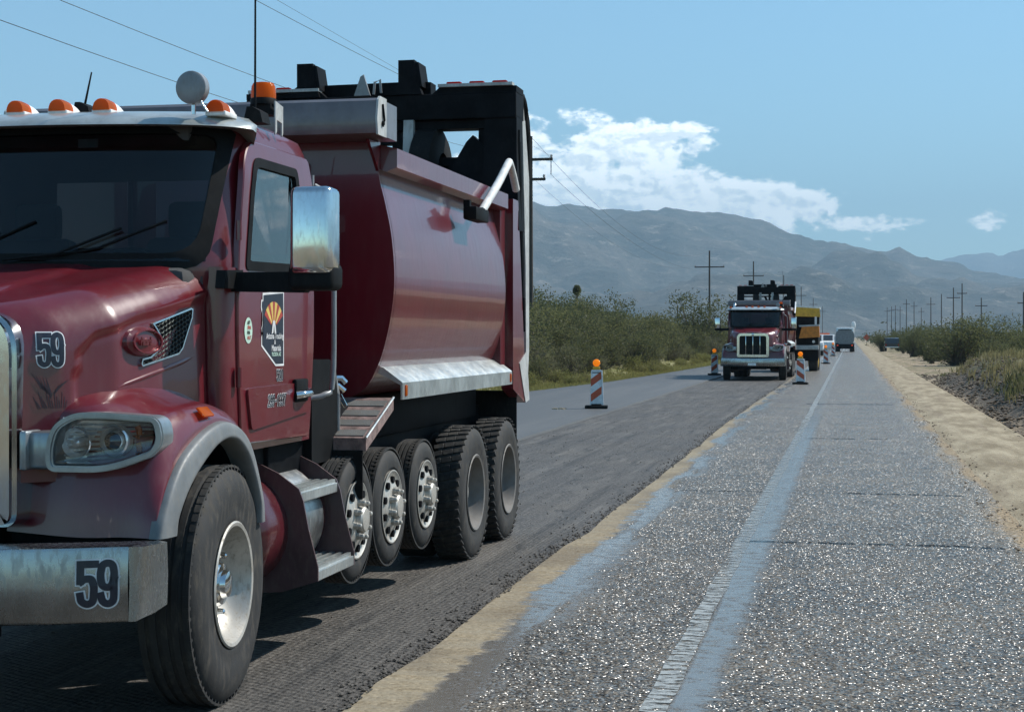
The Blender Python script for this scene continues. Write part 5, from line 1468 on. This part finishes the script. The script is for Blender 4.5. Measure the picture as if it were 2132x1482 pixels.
    prof = [(1.155, 2.86), (1.165, 2.78), (1.205, 2.62), (1.245, 2.42), (1.265, 2.18), (1.255, 1.98), (1.215, 1.76), (1.15, 1.56), (1.04, 1.40), (.80, 1.33), (.4, 1.31), (0, 1.31)]
    pc = catmull([Vector((x, 0, z)) for x, z in prof], 5)
    full = [(p.x, p.z) for p in pc] + [(-p.x, p.z) for p in pc[-2::-1]]
    Y0, Y1 = 3.71, 7.08
    b = MB(); b.grid([[Vector((x, Y0 + (Y1 - Y0) * j / 12, z)) for x, z in full] for j in range(13)]); 
    tub = b.link('tub', TUBP, body, 60)
    b = MB(); b.grid([[Vector((x * .985, Y0 + .02 + (Y1 - Y0) * j / 2, z + .02)) for x, z in full] for j in range(3)]); b.link('tub_lining', FRAME, body, 60)
    head = [(x, z) for x, z in full]; head = [(1.155, 3.06)] + head + [(-1.155, 3.06)]
    b = MB(); b.prism(head, 'Y', Y0 - .03, Y0 + .02)
    for x in (-.62, .62): b.b2(x - .05, x + .05, Y0 - .10, Y0 - .03, 1.4, 2.9)
    b.b2(-.32, .32, Y0 - .22, Y0 - .03, 1.35, 2.9, .02)
    b.link('bulkhead', MAROON, body, 30)
    b = MB(); b.prism([(3.26, 3.03), (3.24, 3.12), (3.27, 3.235), (3.30, 3.255), (3.72, 3.255), (3.72, 3.03)], 'X', -1.27, 1.27); b.link('cab_shield', simple('cab_shield_paint', (.14, .125, .13), .35, .2, coat=.4, dirt=.25), body, 30)
    for s in (1, -1):
        b = MB(); b.prism([(3.255, 3.02), (3.235, 3.12), (3.265, 3.24), (3.30, 3.265), (3.44, 3.265), (3.44, 3.02)], 'X', s * 1.272, s * 1.285); b.link('shield_end_cap', LGREY, body, 30)
        b = MB(); b.tube([(s * 1.29, 3.34, 3.22), (s * 1.295, 3.36, 3.12), (s * 1.29, 3.34, 3.08)], .008, 5); b.cyl((s * 1.28, 3.34, 3.10), (s * 1.30, 3.34, 3.10), .014); b.link('hook_rod', BLACK, body)
        b = MB(); b.prism([(3.46, 3.02), (3.70, 3.02), (3.70, 2.82)], 'X', s * 1.14, s * 1.16); b.link('gusset', MAROON, body, 0)
        b = MB(); b.prism([(1.14 * s, 2.86), (1.20 * s, 2.835), (1.275 * s, 2.86), (1.275 * s, 2.985), (1.16 * s, 3.01), (1.13 * s, 2.99)], 'Y', Y0, 7.14); b.link('top_rail', MAROON, body, 30)
        b = MB(); b.prism([(1.10 * s, 1.57), (1.165 * s, 1.555), (1.292 * s, 1.462), (1.298 * s, 1.455), (1.298 * s, 1.345), (1.285 * s, 1.345), (1.285 * s, 1.44), (1.10 * s, 1.535)], 'Y', 3.76, 7.20); b.link('side_apron', APRON, body, 25)
        for y in (3.84, 7.13): b = MB(); b.box((s * 1.300, y, 1.402), (.014, .045, .075), None, .008); b.link('apron_marker', AMBER, body, 40)
        # rear corner post, gate edge
        b = MB(); b.prism([(7.08, 1.36), (7.06, 3.0), (7.30, 3.0), (7.30, 1.36)], 'X', s * .55, s * 1.22); b.link('rear_bulkhead', MAROON, body, 20)
        b = MB(); b.prism([(7.30, 1.30), (7.30, 2.96), (7.52, 2.96), (7.80, 1.55), (7.95, 1.20), (7.82, 1.16)], 'X', s * 1.18, s * 1.285); b.link('corner_post', MAROON, body, 20)
        b = MB(); b.prism([(7.55, 1.52), (7.82, 1.16), (7.99, 1.18), (7.95, 1.34), (7.86, 1.62)], 'X', s * 1.286, s * 1.292); b.link('corner_plate', LGREY, body, 20)
        b = MB(); b.tube([(s * 1.27, 7.60, 3.6), (s * 1.275, 7.68, 2.6), (s * 1.275, 7.75, 2.1)], .016, 6); b.tube([(s * 1.27, 7.66, 3.5), (s * 1.275, 7.76, 2.5), (s * 1.275, 7.83, 1.8)], .012, 6); b.box((s * 1.28, 7.76, 2.05), (.04, .05, .12), None, .01); b.link('gate_hydraulic', BLACK, body, 40)
        b = MB(); b.prism([(7.78, 3.7), (7.90, 3.72), (8.08, 3.2), (8.08, 1.62), (8.02, 1.38), (7.95, 1.40), (7.92, 2.4)], 'X', s * 1.10, s * 1.27); b.link('tailgate_edge', LGREY, body, 20)
        b = MB(); b.box((s * .92, 7.62, .80), (.66, .015, .95), None, .003); b.link('rear_mudflap', FLAP, body)
        # tarp arm (white pipe) with bracket
        b = MB(); b.tube([(s * 1.34, 5.86, 2.74), (s * 1.33, 6.5, 3.02), (s * 1.32, 6.92, 3.22), (s * 1.31, 7.04, 3.24), (s * 1.30, 7.22, 3.16), (s * 1.29, 7.40, 3.05)], .034, 10, smooth=4); b.link('tarp_arm', simple('arm_paint', (.70, .70, .68), .4, dirt=.3) if 'arm_paint' not in MATS else MATS['arm_paint'], body, 50)
        b = MB(); b.box((s * 1.335, 5.70, 2.70), (.10, .42, .10), None, .008); b.b2(s * 1.28, s * 1.33, 5.50, 5.55, 2.66, 2.80); b.link('arm_bracket', BLACK, body)
    b = MB(); b.b2(-1.22, 1.22, 7.86, 7.92, 1.4, 3.1); b.link('tailgate', MAROON, body)
    # --- trailing axle frame carried over the tail
    fr = empty('boom_frame', (0, 7.62, 0)); fr.parent = root
    b = MB(); b.b2(-1.27, 1.27, -.12, .22, 3.70, 3.93, .012)
    for s in (1, -1):
        b.prism([(s * .50, 3.93), (s * .56, 3.985), (s * 1.27, 3.985), (s * 1.27, 3.93)], 'Y', -.11, .2)
    b.prism([(-.98, 3.93), (-.80, 4.0), (-.76, 4.06), (.30, 4.07), (.45, 4.06), (.45, 3.93)], 'Y', .02, .20); b.link('top_beam', FRAME, fr, 20)
    for x in (-.68, .28):
        b = MB(); b.prism([(x - .24, 3.93), (x - .09, 4.03), (x - .09, 4.24), (x + .06, 4.24), (x + .085, 4.05), (x + .13, 3.93)], 'Y', -.14, -.06); b.prism([(x + .065, 4.22), (x + .095, 4.22), (x + .13, 4.0), (x + .08, 4.0)], 'Y', -.13, .12); b.link('boom_bracket', FRAME, fr, 20)
    b = MB(); b.prism([(-.22, 3.93), (-.16, 4.10), (-.13, 4.12), (-.07, 3.93)], 'Y', -.16, -.13); b.tube([(-.04, -.14, 3.94), (-.03, -.14, 4.05), (.02, -.14, 4.07), (.03, -.14, 3.95)], .012, 6); b.link('lifting_hook', GREY, fr, 20)
    for s in (1, -1):
        b = MB(); b.prism([(s * .98, 3.72), (s * 1.27, 3.72), (s * 1.27, 3.4), (s * 1.29, 2.7), (s * 1.05, 2.7), (s * .96, 3.0)], 'Y', -.10, .14); b.b2(s * .86, s * 1.05, -.06, .1, 2.75, 3.33); b.link('frame_post', FRAME, fr, 20)
        b = MB(); b.prism([(.14, 3.93), (.30, 3.86), (.42, 3.55), (.52, 3.1), (.50, 2.6), (.36, 2.5), (.22, 3.3), (.14, 3.6)], 'X', s * 1.06, s * 1.25); b.link('gate_linkage', LGREY, fr, 20)
        b = MB(); b.tube([(s * 1.20, .24, 3.94), (s * 1.22, .34, 3.90), (s * 1.23, .46, 3.62), (s * 1.22, .52, 3.2)], .055, 8, smooth=3); b.link('hydraulic_hose', BLACK, fr, 50)
        for k in range(4):
            b = MB(); z = 3.44 - k * .095; b.lathe([(.0, .03), (.02, .05), (.05, .05), (.06, .03), (.13, .028), (.14, .012), (.15, 0)], (s * 1.16, .46, z), 'Y', 10); b.link('linkage_bolt', BLACK, fr, 40)
        b = MB(); b.b2(s * .56, s * 1.24, -.15, -.05, 3.985, 4.012); b.link('lamp_bar', LGREY, fr)
        for k in range(3):
            b = MB(); b.box((s * (.70 + k * .21), -.10, 4.018), (.135, .07, .03), None, .012); b.link('clearance_lamp', REDL, fr, 40)
        b = MB(); b.lathe([(-.12, .2), (-.12, .36), (-.09, .42), (.09, .42), (.12, .36), (.12, .2)], (s * .44, .06, 3.22), 'X', 30); b.link('trailing_tyre', FLAP, fr, 40)
        b = MB(); b.prism([(s * .20 + .02, 2.9), (s * .30 + .02, 2.9), (s * .31 + .02, 3.70), (s * .22 + .02, 3.70)], 'Y', -.14, -.08); b.link('lift_strut', GREY if s < 0 else LGREY, fr, 20)
    b = MB()
    b.b2(-1.0, 1.0, -.02, .10, 3.30, 3.37); b.b2(-1.0, .30, -.02, .10, 3.50, 3.56); b.b2(.10, .19, -.02, .1, 3.1, 3.72); b.prism([(-.1, 3.5), (.0, 3.5), (.16, 3.2), (.06, 3.2)], 'Y', 0, .1); b.b2(.62, 1.0, -.02, .08, 3.12, 3.30); b.b2(.93, 1.0, -.03, .1, 3.3, 3.72); b.b2(-1, 1.2, -.06, .12, 3.62, 3.72); b.b2(-1.0, 1.0, 0, .1, 2.7, 3.12)
    b.prism([(.45, 2.9), (1.0, 2.9), (1.0, 3.42), (.86, 3.56), (.80, 3.50), (.68, 3.30), (.60, 3.18), (.45, 3.12)], 'Y', -.06, .06)
    b.cyl((.92, 0, 3.2), (.93, 0, 3.72), .028); b.cyl((-1.0, .05, 3.24), (1.0, .05, 3.24), .07)
    b.link('cross_frame', FRAME, fr, 20)
    b = MB(); b.tube([(.05, -.16, 3.30), (.25, -.17, 3.26), (.45, -.15, 3.17), (.62, -.1, 3.16)], .012, 6, smooth=4); b.tube([(-.3, -.15, 3.05), (-.1, -.17, 3.22), (.1, -.15, 3.1)], .012, 6, smooth=4); b.link('air_hose', GREY, fr, 50)
# ------------------------------------------------------------------ trucks
root = empty('dump_truck', (-4.17, 6.25, -.04))
tag(root, 'maroon dump truck numbered 59 filling the left foreground', 'dump truck', 'dump trucks standing on the milled lane')
build_truck(root)
r2 = copy_tree(root, None, ('number', 'number_outline', 'hood_number', 'hood_number_outline', 'wing_sticker', 'company_decal', 'decal_border', 'decal_text', 'sun_ray', 'road_emblem', 'oval_sticker', 'sticker_text', 'phone_number', 'phone_outline'))
r2.location = (-3.80, 63.6, -.04); r2.rotation_euler = (0, 0, R(-1.0))
tag(r2, 'oncoming red dump truck with chrome grille in the middle distance', 'dump truck', 'dump trucks standing on the milled lane')

# ------------------------------------------------------------------ barricade panels with lamps
def panel(x, y, rz, label, slant=1, s=1.0):
    e = empty('barricade', (x, y, -.0 if x > -2.3 else (-.04 if x > -5.4 else 0)), rz); e.scale = (s, s, s)
    tag(e, label, 'barricade', 'striped barricades along the closed lane')
    b = MB(); b.b2(-.27, .27, -.22, .20, 0, .075, .015); b.b2(-.12, .12, -.12, .12, .07, .11, .01); b.link('rubber_base', FLAP, e, 30)
    b = MB(); w0, w1 = .155, .125; b.prism([(-w0, .09), (w0, .09), (w1, .90), (w1 - .02, .925), (-w1 + .02, .925), (-w1, .90)], 'Y', -.035, .02); b.prism([(w0 - .01, .09), (w0 + .018, .09), (w1 + .02, .90), (w1 - .01, .90)], 'Y', -.045, .04); b.link('panel', CONEW, e, 20)
    for k in range(2):
        z0 = .16 + k * .36
        b = MB(); b.prism([(-w0 * .86, z0 - .04 * 0), (w0 * .80, z0 + .19), (w0 * .80, z0 + .37), (-w0 * .86, z0 + .18)] if slant > 0 else [(w0 * .86, z0), (-w0 * .8, z0 + .19), (-w0 * .8, z0 + .37), (w0 * .86, z0 + .18)], 'Y', -.039, -.034); b.link('stripe', CONEO, e, 0)
    b = MB(); b.prism([(-w1 * .8, .845), (w1 * .8, .845), (w1 * .78, .865), (-w1 * .78, .865)], 'Y', -.039, -.034); b.link('top_band', FLAP, e, 0)
    b = MB(); b.b2(-.085, .085, -.05, .05, .925, 1.00, .012); b.link('battery_box', YELLOW, e, 30)
    b = MB(); b.lathe([(-.05, 0), (-.048, .045), (-.035, .074), (-.015, .088), (.015, .088), (.035, .074), (.048, .045), (.05, 0)], (0, 0, 1.085), 'Y', 24); b.link('warning_lamp', LAMPON, e, 40)
    return e
panel(-5.93, 37.4, .12, 'striped barricade with amber lamp standing nearest, beside the red truck tail', 1)
panel(-1.76, 57.7, -.05, 'striped barricade on the lane edge in front of the oncoming truck', -1)
panel(-5.90, 70.5, .25, 'striped barricade just left of the oncoming truck', 1)
panel(-1.52, 101, .1, 'small far barricade beside the yellow paver', -1)
panel(-1.50, 141, 0, 'farthest barricade between paver and grey tanker', -1)

# ------------------------------------------------------------------ road machine
e = empty('paving_machine', (-2.75, 79, -.04)); tag(e, 'yellow paving machine with canopy behind the oncoming red truck', 'paving machine')
b = MB(); b.b2(-1.2, 1.2, .3, 4.6, .55, 1.75, .06); b.b2(-1.15, 1.15, 1.6, 4.4, 1.75, 2.2, .05); b.link('machine_body', BLACK, e, 30)
b = MB(); b.prism([(-1.25, 3.30), (1.25, 3.14), (1.25, 3.20), (-1.25, 3.40)], 'Y', 1.3, 3.7); b.link('canopy_roof', WHITE, e, 20)
b = MB(); b.prism([(-1.25, 2.78), (1.28, 2.72), (1.24, 3.14), (-1.25, 3.30)], 'Y', 1.26, 1.30); b.prism([(-1.1, 2.80), (-.4, 3.02), (.4, 3.0), (1.15, 2.76), (1.15, 2.74), (-1.1, 2.76)], 'Y', 1.22, 1.26); b.link('canopy_curtain', YELLOW, e, 10)
for x in (-1.15, 1.15):
    for y in (1.4, 3.6): b = MB(); b.cyl((x, y, 1.7), (x, y, 3.15), .045); b.link('canopy_post', FRAME, e)
b = MB(); b.box((.55, 1.45, 2.45), (.9, .3, .7), None, .08); b.box((-.3, 1.5, 2.2), (.6, .6, .5), None, .1); b.link('operator_station', BLACK, e, 30)
b = MB(); b.prism([(.28, 1.66), (1.28, 1.72), (1.24, 2.26), (.42, 2.22)], 'Y', -.35, .5); b.link('hopper_wing', ORANGE, e, 15)
b = MB(); b.prism([(-1.28, 1.72), (-.28, 1.66), (-.42, 2.22), (-1.24, 2.26)], 'Y', -.35, .5); b.link('hopper_wing', ORANGE, e, 15)
b = MB(); b.prism([(.30, 2.22), (1.26, 2.26), (1.24, 2.34), (.26, 2.30)], 'Y', -.36, .5); b.link('hopper_rim', LGREY, e, 10)
b = MB(); b.b2(-1.22, 1.22, -.1, .3, 1.10, 1.32, .02); b.link('push_roller', LGREY, e, 30)
for x in (-.95, .95):
    b = MB(); b.lathe([(-.22, .3), (-.22, .46), (-.18, .52), (.18, .52), (.22, .46), (.22, .3)], (x, 1.0, .52), 'X', 24); b.link('front_wheel', RUBBER, e, 40)
    b = MB(); b.lathe([(-.26, .4), (-.26, .7), (-.2, .78), (.2, .78), (.26, .7), (.26, .4)], (x, 3.2, .78), 'X', 28); b.link('rear_wheel', RUBBER, e, 40)
    b = MB(); b.lathe([(-.27, 0), (-.24, .3), (.24, .3), (.27, 0)], (x, 1.0, .52), 'X', 20); b.link('wheel_hub', YELLOW, e, 40)
for x in (.98, -.98): b = MB(); b.lathe([(-.05, 0), (-.04, .07), (.02, .07), (.03, 0)], (x, -.12, 1.5), 'Y', 14); b.link('work_lamp', WHITE, e, 40)

# ------------------------------------------------------------------ far vehicles
e = empty('tank_truck', (-.62, 178, 0)); tag(e, 'grey tank truck driving away down the wet lane', 'tank truck')
b = MB(); b.grid([[Vector((1.02 * math.copysign(abs(math.cos(a)) ** .6, math.cos(a)), y, 1.62 + .80 * math.copysign(abs(math.sin(a)) ** .6, math.sin(a)))) for a in [6.2832 * k / 32 for k in range(33)]] for y in (0, .02, 4.5, 4.52)])
b.bm.verts.ensure_lookup_table(); b.bm.faces.new([b.bm.verts[k] for k in range(32)]); b.link('tank', TANKG, e, 40)
b = MB(); b.b2(-1.0, 1.0, -.1, 6.4, .62, .86, .02); b.b2(-.9, .9, -.05, .0, .35, .65); b.link('chassis', FRAME, e)
b = MB(); b.b2(-1.0, 1.0, 4.8, 6.4, .8, 2.72, .12); b.link('cab', WHITE, e, 30)
b = MB(); b.b2(-.75, .75, 4.77, 4.80, 1.9, 2.5); b.link('rear_window', CARDK, e, 0)
b = MB(); b.b2(-.45, .45, -.05, .02, 2.42, 2.50); b.link('tank_walkway', FRAME, e)
for x in (-.78, .78):
    for y in (.8, 2.0, 5.6): b = MB(); b.lathe([(-.26, .25), (-.26, .45), (-.22, .5), (.22, .5), (.26, .45), (.26, .25)], (x, y, .5), 'X', 20); b.link('wheel', RUBBER, e, 40)
    b = MB(); b.b2(x - .08, x + .08, -.14, -.10, .68, .77, .01); b.link('tail_lamp', TAILON, e)
def pickup(x, y, mat, label, beacon, name='pickup_truck', cat='pickup truck', face=1):
    e = empty(name, (x, y, -.02), 0 if face > 0 else math.pi); tag(e, label, cat)
    b = MB()
    prof = [(0, .55), (0, 1.12), (1.95, 1.12), (2.2, 1.80), (2.5, 1.92), (3.6, 1.92), (4.2, 1.28), (5.4, 1.16), (5.5, .9), (5.5, .5)]
    for q in (.97,): b.prism(prof, 'X', -.97, .97)
    b.link('body', mat, e, 25)
    b = MB(); b.prism([(2.18, 1.32), (2.30, 1.74), (2.36, 1.78), (2.26, 1.32)], 'X', -.82, .82); b.prism([(4.14, 1.34), (3.68, 1.85), (3.74, 1.85), (4.22, 1.34)], 'X', -.82, .82); b.b2(-.985, .985, 2.5, 3.6, 1.36, 1.78); b.link('window', CARDK, e, 10)
    for sx_ in (-.86, .86):
        for yy in (1.0, 4.4): b = MB(); b.lathe([(-.12, .2), (-.12, .34), (-.09, .38), (.09, .38), (.12, .34), (.12, .2)], (sx_, yy, .38), 'X', 18); b.link('wheel', RUBBER, e, 40)
        b = MB(); b.b2(sx_ - .08, sx_ + .08, -.03, .0, .75, 1.05, .01); b.link('tail_lamp', REDL, e)
        b = MB(); b.b2(sx_ - .14, sx_ + .14, 5.5, 5.53, .85, 1.02, .01); b.link('headlamp', WHITE, e)
    b = MB(); b.b2(-.95, .95, 5.48, 5.6, .45, .66, .03); b.link('bumper', ALU, e, 30)
    b = MB(); b.b2(-.95, .95, -.12, .0, .5, .66, .03); b.link('bumper', ALU, e, 30)
    if beacon: b = MB(); b.b2(-.5, .5, 2.8, 3.0, 1.92, 2.06, .03); b.link('light_bar', AMBER, e, 30)
    return e
pickup(-2.6, 168, WHITE, 'white pickup with amber light bar left of the grey tanker', True, face=-1)
pickup(-3.4, 150, WHITE, 'white work pickup close behind the paving machine', True, face=-1)
pickup(-1.9, 236, LGREY, 'pale dusty pickup far up the road beyond the tanker', False, face=1)
car = pickup(4.7, 188, CARDK, 'dark car parked on the dirt under the right-hand bushes', False, 'parked_car', 'car', 1); car.scale = (.82, .82, .82)
# far works signs
e = empty('works_sign', (2.9, 300, 0)); tag(e, 'small orange works sign at the right road edge beyond the tanker', 'sign')
b = MB(); b.prism([(0, .9), (.62, 1.52), (0, 2.14), (-.62, 1.52)], 'Y', -.01, .01); b.link('sign_board', CONEO, e, 0)
b = MB(); b.b2(-.03, .03, .02, .06, 0, 1.3); b.b2(-.4, .4, -.1, .2, 0, .06); b.link('sign_stand', FRAME, e, 0)
e = empty('marker_stake', (5.0, 70, bank_z(5.0, 70) - .02)); tag(e, 'thin orange marker stake on the bank before the right bushes', 'stake')
b = MB(); b.b2(-.035, .035, -.012, .012, 0, .48); b.link('stake_post', WHITE, e, 0)
b = MB(); b.b2(-.04, .04, -.016, .016, .30, .50); b.link('stake_flag', CONEO, e, 0)
e = empty('water_tower', (3.0, 1700, -.2)); tag(e, 'tiny pale tank on a mast above the road vanishing point', 'tower')
b = MB(); b.lathe([(9, 0), (9.5, 1.4), (12, 2.2), (15, 2.2), (17, 1.4), (17.6, 0)], (0, 0, 0), 'Z', 16); b.link('tank_bowl', WHITE, e, 40)
b = MB(); b.cyl((0, 0, 0), (0, 0, 9.5), .7, .6); b.link('mast', WHITE, e, 40)
e = empty('mud_clump', (-6.75, 36.9, .0)); tag(e, 'flat tan mud clump on the asphalt left of the near barricade', 'clump')
b = MB()
for _ in range(16):
    x, y, r_ = random.uniform(-.15, .15), random.uniform(-.15, .15), random.uniform(.03, .07); b.lathe([(0, r_), (.02, r_ * .8), (.03, 0)], (x, y, 0), 'Z', 7)
b.link('mud', DIRT, e, 0)
